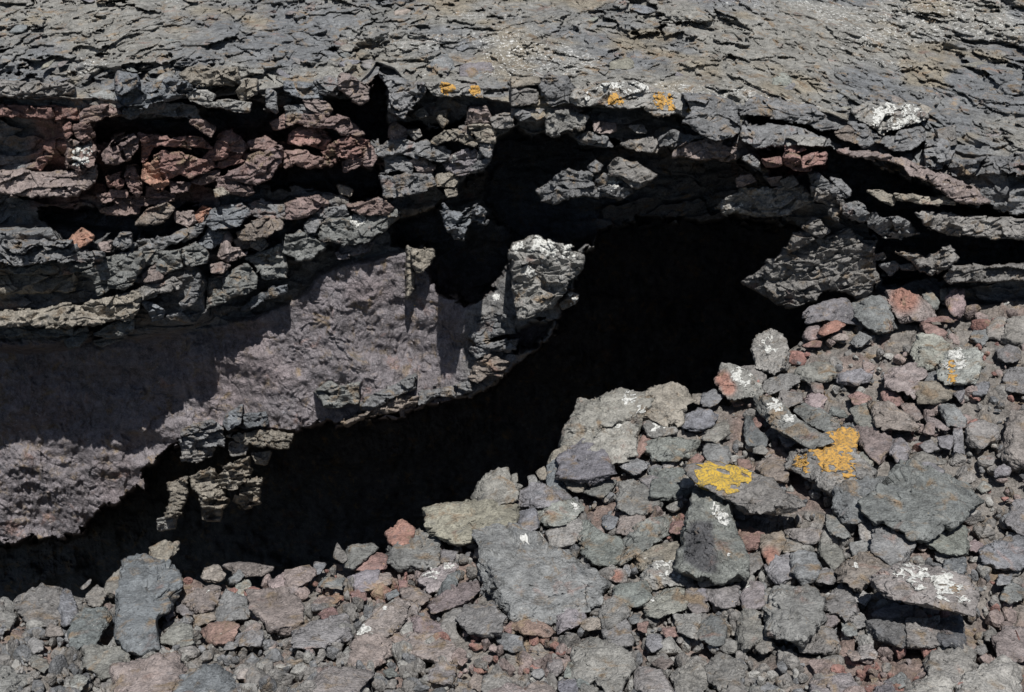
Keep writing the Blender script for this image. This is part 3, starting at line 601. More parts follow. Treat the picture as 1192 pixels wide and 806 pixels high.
ctrl += [(-150,220,10.2),(-150,385,9.7),(-150,500,9.9),(-150,640,9.7),
  (70,200,10.15),(70,300,9.8),(70,400,9.75),(70,500,9.75),(70,620,9.6),
  (240,200,10.2),(240,300,9.8),(240,400,9.75),(240,500,9.6),(160,560,9.6),
  (400,200,10.1),(400,270,9.85),(400,350,9.75),(400,480,9.45),(300,495,9.5),
  (500,200,10.0),(500,280,9.8),(500,370,9.7),(500,465,9.4),
  (600,200,9.8),(640,300,9.4),(600,370,9.45),(560,450,9.4),(640,390,9.4),
  (700,200,9.55),(750,180,9.5),(860,200,9.3),(860,240,9.6),(950,190,9.25),(950,300,9.35),(1060,240,9.0),(1060,310,9.15),(1130,260,9.0),(1130,320,8.9),
  (1332,300,8.9),(1000,600,9.3),(600,640,9.4),(200,700,9.5)]
_front = tps(ctrl)
BULGE = [([(-400,270),(70,262),(190,285),(228,300),(246,330),(240,352),(246,372),(225,384),(190,388),(150,394),(110,392),(70,404),(-400,414)], .40, 7),
         ([(243,320),(345,300),(372,318),(345,345),(300,366),(243,376)], .03, 4)]
def D_front(px, py):
    Y = _front(px, py); px = np.asarray(px, float); py = np.asarray(py, float)
    B_ = unproject(px, py, 9.7); px = px+9*fbm(B_*2.2, 4, .6); py = py+7*fbm(B_*2.2+30, 4, .6)
    for poly, dep, e in BULGE: Y = Y-dep*sstep(-e, e, seg_dist(px, py, poly))
    return Y
RUBC = [(-140,900,4.6),(600,900,4.3),(1332,900,4.2),(-140,740,5.7),(75,690,6.3),(250,665,6.5),(500,600,7.0),(650,500,7.8),(720,465,8.1),(880,410,8.6),
  (960,360,9.0),(1060,340,9.05),(1332,320,8.8),(600,750,5.3),(900,600,6.4),(1122,600,6.3),(900,750,5.1),(1122,750,5.0),(300,750,5.4),(75,750,5.6),(1122,450,7.7),(980,450,7.9),(700,600,6.7)]
D_rub = tps(RUBC)
CREST = [(-400,745),(-140,722),(71,700),(110,684),(145,668),(205,664),(240,676),(330,672),(375,652),(440,645),(455,632),(475,622),(500,610),(560,588),
         (600,572),(625,560),(650,528),(668,496),(682,480),(715,470),(755,470),(790,462),(830,466),(850,466),(878,450),(890,410),(920,398),(945,384),(960,368),(1000,362),(1060,352),(1122,346),(1332,336),(1600,330)]
def crest_y(px): return np.interp(px, [p[0] for p in CREST], [p[1] for p in CREST])
VOID = [(-400,660),(-150,642),(71,625),(97,624),(102,605),(130,582),(165,565),(166,545),(205,520),(240,498),(300,497),(345,500),(385,490),(440,480),(470,482),(500,470),
        (545,460),(570,452),(592,430),(625,400),(640,385),(652,362),(664,345),(668,320),(682,292),(698,268),(750,250),(830,252),(905,258),(955,262),(1000,330),(1005,400),(1005,1000),(-400,1000)]
RECESS = [  # polygon, depth m, edge px
 (VOID, 5.5, 5),
 ([(560,168),(600,150),(640,158),(700,165),(760,172),(860,185),(905,225),(900,262),(760,262),(695,276),(664,300),(596,284),(560,230)], 1.9, 6),
 ([(596,282),(594,300),(575,335),(545,355),(505,340),(492,290),(455,288),(455,262),(500,240),(530,215),(570,190),(640,240)], 1.5, 6),
 ([(376,112),(428,118),(440,84),(452,86),(458,140),(515,150),(558,122),(556,146),(510,160),(455,172),(400,148)], 1.1, 4),
 ([(108,132),(330,142),(330,168),(230,162),(108,165)], .55, 4),
 ([(225,118),(330,126),(340,165),(260,155)], .7, 4),
 ([(232,196),(290,205),(330,192),(400,188),(440,198),(452,226),(400,232),(330,216),(260,222)], .75, 4),
 ([(40,238),(160,246),(235,240),(235,268),(160,280),(72,278)], .6, 4),
 ([(866,134),(900,128),(965,145),(962,156),(870,150)], .7, 3),
 ([(880,176),(960,168),(1000,182),(1060,208),(1100,230),(1200,250),(1200,320),(1030,330),(1012,300),(1020,272),(960,232),(900,205)], .9, 5),
 ([(552,392),(572,370),(598,380),(628,366),(640,376),(622,402),(598,410),(566,412)], .35, 7),
]
def relief(px, py):
    """depth Y of the cliff, its zones and pigment"""
    P0 = unproject(px, py, 9.5)
    Wz = .5*fbm(P0*4+60, 3)[..., None]
    wob = 5.0*fbm(P0*5, 4); wob2 = 5.0*fbm(P0*5+40, 4)
    rg1 = 5.5*facets(P0*5+Wz, 1, 1.2)+3*facets(P0*13, 1, 1.2); rg2 = 5.5*facets(P0*5+Wz+9, 1, 1.2)+3*facets(P0*13+5, 1, 1.2)
    lip = lip_y(px+wob)+wob2*.8
    above = lip-py
    Yp = plateau_Y(px, np.minimum(py, lip)); Yf = D_front(px, py)
    Y = np.where(above > 0, Yp, Yf)
    # blend just below the lip so that surface stays continuous
    k = sstep(0, 14, -above); Y = np.where(above <= 0, plateau_Y(px, lip)*(1-k)+Yf*k, Y)
    rec = np.zeros_like(Y); void = None
    for i, (poly, dep, e) in enumerate(RECESS):
        d = seg_dist(px+wob+rg1, py+wob2+rg2, poly)
        if i == 0: void = d
        rec = np.maximum(rec, dep*sstep(-e*.2, e, d))
    below = sstep(0, 3, -above)
    Y = Y+rec*below
    P = unproject(px, py, Y)
    # zone weights
    LIN = [(-400,420),(-150,400),(70,396),(240,384),(300,366),(345,345),(372,318),(400,305),(470,293),(500,292),(560,340),(600,300),(700,270),(700,420),(560,520),(300,560),(60,680),(-400,700)]
    lining = sstep(-4, 6, seg_dist(px+wob, py+wob2, LIN))*below
    strata = below*(1-lining)*sstep(14, -2, void)
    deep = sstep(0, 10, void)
    # lining: popcorn crust with vertical drips
    q = P*np.array([1, 1, .45])
    d1, d2, _ = voro(P*np.array([20, 8, 15])+1.2*vn(P*9)[..., None])
    pop = (1-sstep(.1, .6, d1))*(.35+.65*sstep(-.1, .4, fbm(P*4+9, 3)))
    gran = fbm(P*26, 3)
    drip = fbm((q+.06*fbm(P*5+2, 3)[..., None])*np.array([9, 3, 2.0])+3, 3, .42, ridged=True)
    wave = fbm(P*np.array([1.4, 1, 2.4])+6, 4)
    Wl = .10*np.stack([fbm(P*4, 3), 0*P[..., 0], fbm(P*4+9, 3)], -1)
    crk = 1-sstep(0, .05, np.abs(fbm(P*np.array([2.6, 1, 2.2])+20, 4)))
    tip = sstep(520, 560, px)
    Y = Y-lining*(.024*pop*(1-.4*tip)+.009*gran+.004*fbm(P*48+5, 2)+.034*drip+.20*wave-.012*crk+.025*facets((P+2*Wl)*np.array([2.0, 1, 1.3])+3))
    # strata: ledges
    sx = P[..., 0]*.9; sz = P[..., 2]-.10*P[..., 0]+.10*fbm(P*.8, 2)
    Q = np.stack([sx, P[..., 1]*.5, sz*4.0], -1)
    led = fbm(Q, 4, .55)
    e1, e2, cid = voro(np.stack([P[..., 0]*2.4, P[..., 1], sz*5.5], -1)+.6*fbm(P*3.3, 3)[..., None])
    blk = sstep(0, .18, e2-e1)*(.3+1.3*cid)
    lump = fbm(P*9, 4, .6)
    Wp = .35*np.stack([fbm(P*3.1, 3), fbm(P*3.1+9, 3), fbm(P*3.1+19, 3)], -1)
    SP_ = np.stack([P[..., 0], P[..., 1], sz], -1)
    fa = facets((SP_+Wp*.25)*np.array([2.2, 1.2, 5.5])); fb = facets((SP_+Wp*.12)*np.array([6, 3, 13])+5)
    Y = Y-strata*(.20*led+.13*fa+.045*fb+.04*lump-.11)-deep*(.35*fbm(P*1.5, 4))
    # plateau: cracked pahoehoe crust, relief measured upward and turned into depth along the ray
    Pp = P; up = sstep(2, -2, -above)
    near = np.clip(sstep(75, 0, above)*sstep(640, 380, px)+.35*sstep(900, 1080, px), 0, 1)
    wq = 1.5*np.stack([fbm(Pp*1.1, 5, .65), fbm(Pp*1.1+8, 5, .65), 0*Pp[..., 0]], -1)
    P2 = Pp*np.array([1, 1, 0])
    rope = fbm(np.stack([Pp[..., 0]*.7, Pp[..., 1]*.9, 0*Pp[..., 2]], -1)+2, 4, .5)
    f1 = facets(P2*np.array([.8, .55, 0])+.9*wq, .7, .4); f2 = facets(P2*np.array([2.6, 1.9, 0])+.9*wq+4, .8, .6); f3 = facets(P2*np.array([8, 6, 0])+1.2*wq+7, .9, .7)
    brk = np.clip(sstep(-.15, .25, fbm(P2*.6+33, 3))+.8*sstep(700, 350, px), 0, 1)
    hgt = .10*rope+.05*f1+(.012+.055*brk+.06*near)*f2+(.010+.018*brk+.035*near)*f3+(.035+.035*near)*fbm(Pp*np.array([5, 4, 5]), 5, .6)
    dx, dy, dz = ray(px, py); slope = np.clip(-dz/dy, .10, 1)
    Y = Y-up*np.clip(hgt/(slope+.17)*.9, -.6, .9)*sstep(-2, 14, above)
    # pigment; the void and central recess also carry painted shade
    C = np.zeros(P.shape); C[:] = (.152, .155, .158)
    def tint(wt, col):
        nonlocal C; wt = np.clip(wt, 0, 1)[..., None]; C = C*(1-wt)+np.array(col)*wt
    tint(up, (.205, .200, .183)); tint(up*sstep(-.1, .35, fbm(Pp*.9+30, 4)), (.145, .150, .155)); tint(up*sstep(.1, .4, fbm(Pp*1.6+50, 4)), (.21, .188, .150))
    tint(lining, (.165, .150, .157)); tint(lining*tip, (.175, .172, .168))
    tint(lining*sstep(.0, .35, fbm(P*1.4+70, 4)), (.172, .148, .152))
    red = seg_dist(px+wob*3, py+wob2*3, [(40,135),(240,150),(330,145),(400,165),(450,190),(400,200),(300,205),(230,235),(40,240)])
    tint(strata*sstep(-14, 14, red)*.9, (.215, .120, .100))
    red2 = seg_dist(px+wob*2, py+wob2*2, [(880,180),(960,175),(960,195),(900,205)])
    tint(strata*sstep(-4, 6, red2), (.30, .085, .065))
    tint(strata*sstep(.1, .4, fbm(P*3+90, 3))*.5, (.19, .16, .125))
    tint(deep, (.10, .105, .115))  # cave void coloured darker: part of its gloom is put into the colour
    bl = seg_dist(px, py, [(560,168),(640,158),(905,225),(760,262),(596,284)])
    tint(sstep(-10, 10, bl)*.8, (.125, .14, .16))  # bluish shade of the central recess painted into its colour
    M = np.zeros(P.shape)
    for cx, cy, rr in ((577,346,7),(640,288,16),(1040,133,14),(1000,128,10)):
        M[..., 1] = np.maximum(M[..., 1], 1.1*(1-sstep(0, rr*1.5, np.hypot(px-cx, (py-cy)*1.3))))
    M[..., 1] = np.maximum(M[..., 1], up*(.50*sstep(.0, .4, fbm(Pp*np.array([.6, 1.2, 1])+12, 3))))
    return Y, C, M
# ---------------------------------------------------------------- cliff, cave and plateau in view: one continuous lava surface
gx = np.arange(-150, 1345, STEP); gy = np.arange(-70, 745, STEP)
PX, PY = np.meshgrid(gx, gy)
Y, C, M = relief(PX, PY)
cliffV = unproject(PX, PY, Y)
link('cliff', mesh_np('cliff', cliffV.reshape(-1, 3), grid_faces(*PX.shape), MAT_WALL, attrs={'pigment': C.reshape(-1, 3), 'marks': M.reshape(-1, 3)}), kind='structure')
# plateau beyond the frame, out to the horizon
row = cliffV[0]
n = 40; far = np.linspace(0, 1, n)**3
V = []
for t in far:
    r = row.copy(); r[:, 0] = row[:, 0]*(1+t*60); r[:, 1] = row[:, 1]+t*900; r[:, 2] = row[:, 2]*(1-min(1, t*40))+(-.35 if False else 0)
    V.append(r)
V = np.array(V); cp = np.broadcast_to(np.array([.17, .16, .14]), V.shape)
link('ground', mesh_np('ground', V.reshape(-1, 3), grid_faces(*V.shape[:2])[:, ::-1], MAT_WALL, attrs={'pigment': cp.reshape(-1, 3), 'marks': 0*cp.reshape(-1, 3)}), kind='structure')
# ---------------------------------------------------------------- rubble slope, dropping as a talus into the cave behind its crest
rx = np.arange(-150, 1345, STEP*1.6); nt_ = 260
CR = crest_y(rx)
T = np.linspace(0, 1, nt_)[:, None]
RPX = np.broadcast_to(rx, (nt_, len(rx))); RPY = CR[None]+(930-CR[None])*T
RP = unproject(RPX, RPY, D_rub(RPX, RPY))
e1, e2, cid = voro(RP*np.array([4.2, 4.2, 4.2])+.5*fbm(RP*3, 2)[..., None])
Wr = .12*np.stack([fbm(RP*4, 3), fbm(RP*4+9, 3), 0*RP[..., 0]], -1)
RP[..., 2] += .03*fbm(RP*3, 4)+.055*facets((RP+Wr)*4.0, .7, .9)+.018*facets((RP+Wr)*11.+3, .7, .9)+.008*fbm(RP*20, 3)-.055
back = []
for k in range(1, 31):
    b = RP[0].copy(); s = (k/30)**1.4*13.0
    b[:, 1] += s; b[:, 0] *= (1+s*.03); b[:, 2] -= s*.80+.25*sstep(0, 1, s)
    b[:, 2] += .12*fbm(b*2, 3)*min(1, s*2); back.append(b)
RPa = np.concatenate([np.array(back[::-1]), RP], 0)
Cr = np.zeros(RPa.shape); Cr[:] = (.175, .162, .148)
wr = sstep(.05, .4, fbm(RPa*1.6+5, 4))[..., None]; Cr = Cr*(1-wr)+np.array([.185, .142, .125])*wr
link('rubble_slope', mesh_np('rubble_slope', RPa.reshape(-1, 3), grid_faces(*RPa.shape[:2]), MAT_WALL, attrs={'pigment': Cr.reshape(-1, 3), 'marks': 0*Cr.reshape(-1, 3)}), kind='structure')
# near bank under and behind the viewer
V = []
for s in (0, .5, 1.5, 3, 6, 12, 40):
    r = RP[-1].copy(); r[:, 1] -= s; r[:, 0] *= 1+s*.3; r[:, 2] += min(.0+s*.1, .75); V.append(r)
V = np.array(V); cp = np.broadcast_to(np.array([.14, .13, .115]), V.shape)
link('near_bank', mesh_np('near_bank', V.reshape(-1, 3), grid_faces(*V.shape[:2]), MAT_WALL, attrs={'pigment': cp.reshape(-1, 3), 'marks': 0*cp.reshape(-1, 3)}), kind='structure')
# ---------------------------------------------------------------- rocks
PAL = dict(g=(.155,.158,.162), w=(.178,.170,.160), b=(.142,.154,.168), t=(.225,.203,.168), r=(.220,.125,.108), p=(.212,.172,.160), l=(.245,.240,.225),
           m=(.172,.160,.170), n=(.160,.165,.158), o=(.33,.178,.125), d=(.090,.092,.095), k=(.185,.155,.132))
CNAME = dict(g='grey', w='warm grey', b='bluish grey', t='tan', r='dull red', p='pinkish', l='pale grey', m='mauve-grey', n='greenish grey', o='orange-red', d='blackish', k='brown')
e_r = np.array([1, 0, 0.]); e_u = np.array([0, SP, CP]); e_f = np.array([0, CP, -SP])
UP = np.array([0, 0, 1.])
def polar(poly, n=256):
    """outline radius round its centroid, n angles"""
    p = np.asarray(poly, float); q = np.roll(p, -1, 0); cr = p[:, 0]*q[:, 1]-q[:, 0]*p[:, 1]; A = cr.sum()/2
    c = np.array([((p[:, 0]+q[:, 0])*cr).sum(), ((p[:, 1]+q[:, 1])*cr).sum()])/(6*A)
    th = np.arange(n)*2*np.pi/n; d = np.stack([np.cos(th), np.sin(th)], -1); r = np.zeros(n)
    for a, b in zip(p-c, q-c):
        e = b-a; den = d[:, 0]*e[1]-d[:, 1]*e[0]; den = np.where(abs(den) < 1e-9, 1e-9, den)
        t = (a[0]*e[1]-a[1]*e[0])/den; u = (a[0]*d[:, 1]-a[1]*d[:, 0])/den
        ok = (t > 0) & (u >= -1e-6) & (u <= 1+1e-6); r = np.where(ok, np.maximum(r, t), r)
    r = np.where(r == 0, np.median(r[r > 0]), r)
    r = (np.roll(r, 1)+6*r+np.roll(r, -1))/8
    return c, r, abs(A)
def crusts(ob, W, F, M, q, okv, O0):
    if F.shape[1] == 4: F = np.concatenate([F[:, [0, 1, 2]], F[:, [0, 2, 3]]])
    E1 = W[F[:, 1]]-W[F[:, 0]]; E2 = W[F[:, 2]]-W[F[:, 0]]; fn = np.cross(E1, E2); vnm = np.zeros_like(W)
    for kk in range(3): np.add.at(vnm, F[:, kk], fn)
    vnm /= np.linalg.norm(vnm, axis=1)[:, None]+1e-12
    for i, nm in ((0, 'orange_lichen'), (1, 'white_crust'), (2, 'yellow_lichen')):
        if M[:, i].max() <= 0: continue
        nz = .50*fbm(q*13, 4, .7)+.50*fbm(q*38, 3, .75)
        v = M[:, i]+nz*(2.6 if i == 1 else 2.5); thr = .85 if i == 1 else .42
        sel = (v[F] > thr).all(1) & okv[F].all(1) & (M[F, i] > 0).all(1)
        if sel.sum() < 5: continue
        Fs_ = F[sel]; lab_ = np.arange(len(W))
        for _ in range(600):
            mn = lab_[Fs_].min(1); new = lab_.copy()
            for kk in range(3): np.minimum.at(new, Fs_[:, kk], mn)
            new = new[new]
            if (new == lab_).all(): break
            lab_ = new
        comp = lab_[Fs_[:, 0]]; cu, cn = np.unique(comp, return_counts=True)
        for cc_ in cu[np.argsort(-cn)][:16]:
            Fn = Fs_[comp == cc_]
            if len(Fn) < 5: break
            ids, inv = np.unique(Fn, return_inverse=True)
            th_ = (.0025+.004*np.clip(v[ids]-thr, 0, .5)+.002*fbm(q[ids]*60, 2))[:, None]
            Vp = W[ids]+vnm[ids]*np.maximum(th_, .0015)-O0
            co = link(nm, mesh_np(nm, Vp, inv.reshape(-1, 3), CRUST[i])); co.parent = ob
COVER = []      # polygons of placed rocks
def rock(poly_px, col, Ybase, o=.03, t=None, u=1.0, f=1.0, marks=(), name='rock', flat=False, pit=None, maxshear=1.5, gable=False, hk=1.0, seed=0, wall=False, big=None):
    rg = np.random.default_rng(seed+1000)
    c, r, A = polar(poly_px)
    Yc = Ybase(c[0], c[1]); Cw = unproject(c[0], c[1], float(Yc)-o)
    dist = np.dot(Cw-np.array([0, 0, CAMZ]), e_f); m = dist/FPX
    s = math.sqrt(A)*m; rw = r*m
    pxs = math.sqrt(A)
    level = 6 if pxs > 75 or (marks and pxs > 25) else 5 if pxs > 30 else 4 if pxs > 12 else 3
    S, F = ico(level)
    a = -(Cw-np.array([0, 0, CAMZ])); a /= np.linalg.norm(a)
    t = (.45*s if t is None else t); wmin = 2*np.percentile(rw, 20)
    hm = .36*min(wmin, s)*(1.0 if wall else .9)
    hm *= hk
    rw = rw*(1.17 if not wall else 1.17)
    def surf(x, y):
        Pq = unproject(np.array(x, float), np.array(y, float), float(Ybase(np.array(x, float), np.array(y, float)))); return float((Pq-np.array([0, 0, CAMZ]))@e_f)
    hx = max(6., .35*np.ptp(np.asarray(poly_px)[:, 0])); hy = max(6., .35*np.ptp(np.asarray(poly_px)[:, 1]))
    shx = -(surf(c[0]+hx, c[1])-surf(c[0]-hx, c[1]))/(2*hx*m); shy = -(surf(c[0], c[1]-hy)-surf(c[0], c[1]+hy))/(2*hy*m)
    shx = float(np.clip(shx, -.6, .6)); shy = float(np.clip(shy*(.85 if not wall else .4), -maxshear, .8))
    ex, ey = (np.ptp(np.cos(np.arange(256)*2*np.pi/256)*rw)/2, np.ptp(np.sin(np.arange(256)*2*np.pi/256)*rw)/2)
    D = S*np.array([ex, ey, hm]); D[:, 2] = np.where(S[:, 2] < 0, S[:, 2]*max(t, hm), D[:, 2])
    D /= np.linalg.norm(D, axis=1)[:, None]
    th = np.arctan2(-D[:, 1], D[:, 0])              # picture y runs down
    ro = np.interp(np.mod(th, 2*np.pi)/(2*np.pi)*256, np.arange(257), np.append(rw, rw[0]))
    k = 42.0*f
    rho = np.hypot(D[:, 0], D[:, 1])+1e-6
    acc = (rho/ro)**k
    up_l = np.array([np.dot(UP, e_r), np.dot(UP, e_u), np.dot(UP, a)])
    ax = np.array([0, 0, 1.])
    planes = []
    n0 = ax*.9+up_l*(.12 if not wall else .30)+rg.normal(0, .15, 3); n0 /= np.linalg.norm(n0); planes.append((n0, hm))
    for _ in range(rg.integers(4, 8)):
        az = rg.uniform(0, 2*np.pi); ti = R(rg.uniform(30, 72))
        nn = np.array([math.cos(az)*math.sin(ti), math.sin(az)*math.sin(ti), math.cos(ti)])
        roa = np.interp(np.mod(-az, 2*np.pi)/(2*np.pi)*256, np.arange(257), np.append(rw, rw[0]))
        planes.append((nn, rg.uniform(.70, .98)*(roa*math.sin(ti)+hm*math.cos(ti))))
    planes.append((np.array([rg.normal(0, .1), rg.normal(0, .1), -1.]), t))
    if gable:
        hm_ = hm; planes = planes[-1:]
        for nn in ((-.62, .05, .78), (.50, .10, .85), (.05, .55, .85), (.1, -.7, .75)):
            nn = np.array(nn)/np.linalg.norm(nn); planes.append((nn, .62*hm_))
    for nn, h in planes:
        acc += np.maximum(D@nn/max(h, 1e-3), 0)**k
    rad = acc**(-1/k)
    P = D*rad[:, None]
    P[:, 2] += shx*P[:, 0]+shy*P[:, 1]
    W = Cw+P[:, :1]*e_r+P[:, 1:2]*np.cross(a, e_r)+P[:, 2:3]*a
    # surface relief
    q = W+(0 if wall else seed*.37)
    amp = min(s, .55)
    disp = amp*(.034*u*(1.4 if wall else 1)*fbm(q*(2.4/amp), 4)+.030*u*fbm(q*(7/amp), 4, .6))+.014*fbm(q*14, 4, .6)
    disp += amp*u*(.10*facets((q+.05*fbm(q*6, 2)[..., None])*(2.6/amp), 1, .5)+.035*facets(q*(7.5/amp)+3, 1, .6)) if level > 3 else 0
    if u >= 1.5 and level >= 4:
        d1, d2, _ = voro(q*22); disp += .016*(u-1)*(.5-d1)
        disp += .02*(u-1)*fbm(q*12, 3, ridged=True)
    if level >= 5:
        # splits: bedding parallel grooves and a few cracks
        bn = rg.normal(0, 1, 3); bn /= np.linalg.norm(bn)
        if wall: bn = np.array([.1, .15, 1.]); bn /= np.linalg.norm(bn)
        z = q@bn*(9 if wall else 6)+.7*fbm(q*3, 3)
        disp -= (.010 if not wall else .018)*(1-sstep(0, .10, np.abs(z-np.round(z))))*sstep(-.1, .2, fbm(q*2+9, 2))
        disp -= .012*(1-sstep(0, .05, np.abs(fbm(q*4.5+31, 3))))
    px, py = project(W)
    if pit is not None:
        sd_ = sstep(-3, 4, seg_dist(px, py, pit)); d1, d2, _ = voro(q*np.array([45, 45, 45])); disp = disp+sd_*(.034*(.55-d1)-.012)
    Dw = D[:, :1]*e_r+D[:, 1:2]*np.cross(a, e_r)+D[:, 2:3]*a
    W = W+Dw*disp[:, None]
    px, py = project(W)
    M = np.zeros((len(W), 3))
    stain = None
    for ch, cx, cy, rr in marks:
        v = 1.15*(1-sstep(rr*.5, rr*1.6, np.hypot(px-cx, py-cy)))
        if ch == 's': stain = v if stain is None else np.maximum(stain, v)
        else:
            i = dict(z=0, c=1, y=2)[ch]; M[:, i] = np.maximum(M[:, i], v)
    cj = (np.array(PAL[col])*.72+.28*np.array([.178, .172, .165]))*(.86 if wall else 1.08)*rg.uniform(.86, 1.14)*(1+rg.normal(0, .025, 3))
    O0 = Cw-a*0
    me = mesh_np(name, W-O0, F, MAT_ROCK)
    ob = link(name, me); ob.location = O0; ob.color = (*cj, 1)
    if marks: crusts(ob, W, F, M, q, S[:, 2] > -.12, O0)
    if pit is not None:
        v = sstep(-4, 3, seg_dist(px+4*fbm(q*14, 3), py+4*fbm(q*14+5, 3), pit))[:, None]
        b = np.ones((len(W), 4), np.float32); b[:, :3] = cj[None]*(1-v)+np.array([.075, .075, .078])*v
        at = me.attributes.new('pigment', 'FLOAT_COLOR', 'POINT'); at.data.foreach_set('color', b.ravel()); me.materials[0] = MAT_WALL
    if stain is not None:
        pg = cj[None]*(1-np.clip(stain, 0, 1)[:, None])+np.array([.26, .145, .115])*np.clip(stain, 0, 1)[:, None]
        b = np.ones((len(W), 4), np.float32); b[:, :3] = pg
        at = me.attributes.new('pigment', 'FLOAT_COLOR', 'POINT'); at.data.foreach_set('color', b.ravel())
        me.materials[0] = MAT_WALL
    COVER.append(np.asarray(poly_px)); 
    ob['_c'] = [float(c[0]), float(c[1])]; ob['_a'] = float(A)
    return ob
def ledge(poly_px, col, o=.04, t=None, u=1.0, marks=(), name='rock_ledge', seed=0):
    """a ragged broken ledge: upper face sloping out to a sharp lower edge, sides running back into the cliff"""
    rg = np.random.default_rng(seed+1000)
    p = np.asarray(poly_px, float); c, _, A = polar(poly_px); Yc = float(D_front(c[0], c[1]))
    st = STEP*(.8 if A > 400 else .6)
    x0, y0 = p.min(0)-7; x1, y1 = p.max(0)+7
    nx = int((x1-x0)/st)+1; ny = int((y1-y0)/st)+1
    X_, Y_ = np.meshgrid(x0+np.arange(nx)*st, y0+np.arange(ny)*st)
    W0 = unproject(X_, Y_, Yc)
    rag = min(4.5, .16*math.sqrt(A))*(.6+.4*u)
    wx = rag*(fbm(W0*6, 4, .65)+.8*facets(W0*9, 1, 1)*.6); wy = rag*(fbm(W0*6+50, 4, .65)+.8*facets(W0*9+11, 1, 1)*.6)
    sd_ = seg_dist(X_+wx, Y_+wy, p)+2.2
    ins = sd_ > 0
    # distance below the upper edge, in metres
    m = (np.dot(unproject(c[0], c[1], Yc)-np.array([0, 0, CAMZ]), e_f))/FPX
    topy = np.full(X_.shape[1], np.nan)
    for k_ in range(X_.shape[1]):
        ii = np.flatnonzero(ins[:, k_])
        if len(ii): topy[k_] = Y_[ii[0], 0]
    topy = np.where(np.isnan(topy), c[1], topy); ker = np.ones(7)/7; topy = np.convolve(np.pad(topy, 3, mode='edge'), ker, 'valid')
    dn = np.clip((Y_-topy[None])*m, 0, 1.5); H = max((p[:, 1].max()-p[:, 1].min())*m*.6, .05)
    sl = rg.uniform(.32, .58)*min(1, .28/H)
    yb = D_front(np.full(1, c[0]), np.full(1, c[1]))[0]
    base = _front(X_, Y_)+(yb-float(_front(c[0], c[1])))
    base = base*.6+.4*Yc
    q = W0+np.array([0, 1, 0])*(seed*.11)
    SZ = np.stack([q[..., 0], q[..., 1], q[..., 2]-.1*q[..., 0]+.06*fbm(q*2, 2)], -1)
    rel = .05*u*fbm(q*5, 4, .6)+.075*u*facets((SZ+.06*fbm(q*6, 2)[..., None])*np.array([4, 3, 8])+seed)+.030*u*facets((SZ+.03*fbm(q*9, 2)[..., None])*np.array([13, 8, 22]))+.012*fbm(q*24, 3)
    rel = rel*min(1.0, math.sqrt(A)/30+.35)
    if u >= 1.4: rel = rel+.02*(u-1)*fbm(q*14, 3, ridged=True)
    rd = min(.05, .25*H); edge = rd*(1-np.sqrt(np.clip(1-(1-np.clip(sd_*m/rd, 0, 1))**2, 0, 1)))
    z_ = SZ[..., 2]*8+.5*fbm(q*3, 3); rel = rel-.022*(1-sstep(0, .10, np.abs(z_-np.round(z_))))*sstep(-.1, .2, fbm(q*2+9, 2))
    Yd = base-o-sl*dn-rel+edge
    back = (max(.30, o+.25) if t is None else t+o)
    Yd = np.where(ins, Yd, base-o+back*.5)
    ring = ins.copy(); g_ = ins.copy(); g_[1:] |= ins[:-1]; g_[:-1] |= ins[1:]; g_[:, 1:] |= ins[:, :-1]; g_[:, :-1] |= ins[:, 1:]
    g2 = g_.copy(); g2[1:] |= g_[:-1]; g2[:-1] |= g_[1:]; g2[:, 1:] |= g_[:, :-1]; g2[:, :-1] |= g_[:, 1:]
    Yd = np.where(g_ & ~ins, base-o+back*.45, Yd); Yd = np.where(~g_, base-o+back, Yd)
    V = unproject(X_, Y_, Yd)
    # walls shrink slightly inward so the rim stays crisp and the body has real flanks
    Fq = grid_faces(ny, nx); keep = g2.ravel()[Fq].all(1); Fq = Fq[keep]
    ids, inv = np.unique(Fq, return_inverse=True); Fq = inv.reshape(-1, 4)
    Vv = V.reshape(-1, 3)[ids]; pxy = np.stack([X_.ravel()[ids], Y_.ravel()[ids]], -1); qq = q.reshape(-1, 3)[ids]; insf = ins.ravel()[ids]
    O0 = unproject(c[0], c[1], Yc)
    cj = (np.array(PAL[col])*.85+.15*np.array([.165, .160, .155]))*1.0*rg.uniform(.88, 1.12)
    if col not in 'rolt' and 60 < c[0] < 460 and 130 < c[1] < 245: cj = cj*.45+.55*np.array([.215, .130, .112])
    ob = link(name, mesh_np(name, Vv-O0, Fq, MAT_ROCK)); ob.location = O0; ob.color = (*cj, 1)
    M = np.zeros((len(Vv), 3))
    for ch, cx, cy, rr in marks:
        v = 1.15*(1-sstep(rr*.5, rr*1.6, np.hypot(pxy[:, 0]-cx, pxy[:, 1]-cy))); i = dict(z=0, c=1, y=2).get(ch, 1); M[:, i] = np.maximum(M[:, i], v)
    if marks: crusts(ob, Vv, Fq, M, qq, insf, O0)
    COVER.append(p); ob['_c'] = [float(c[0]), float(c[1])]; ob['_a'] = float(A)
    return ob
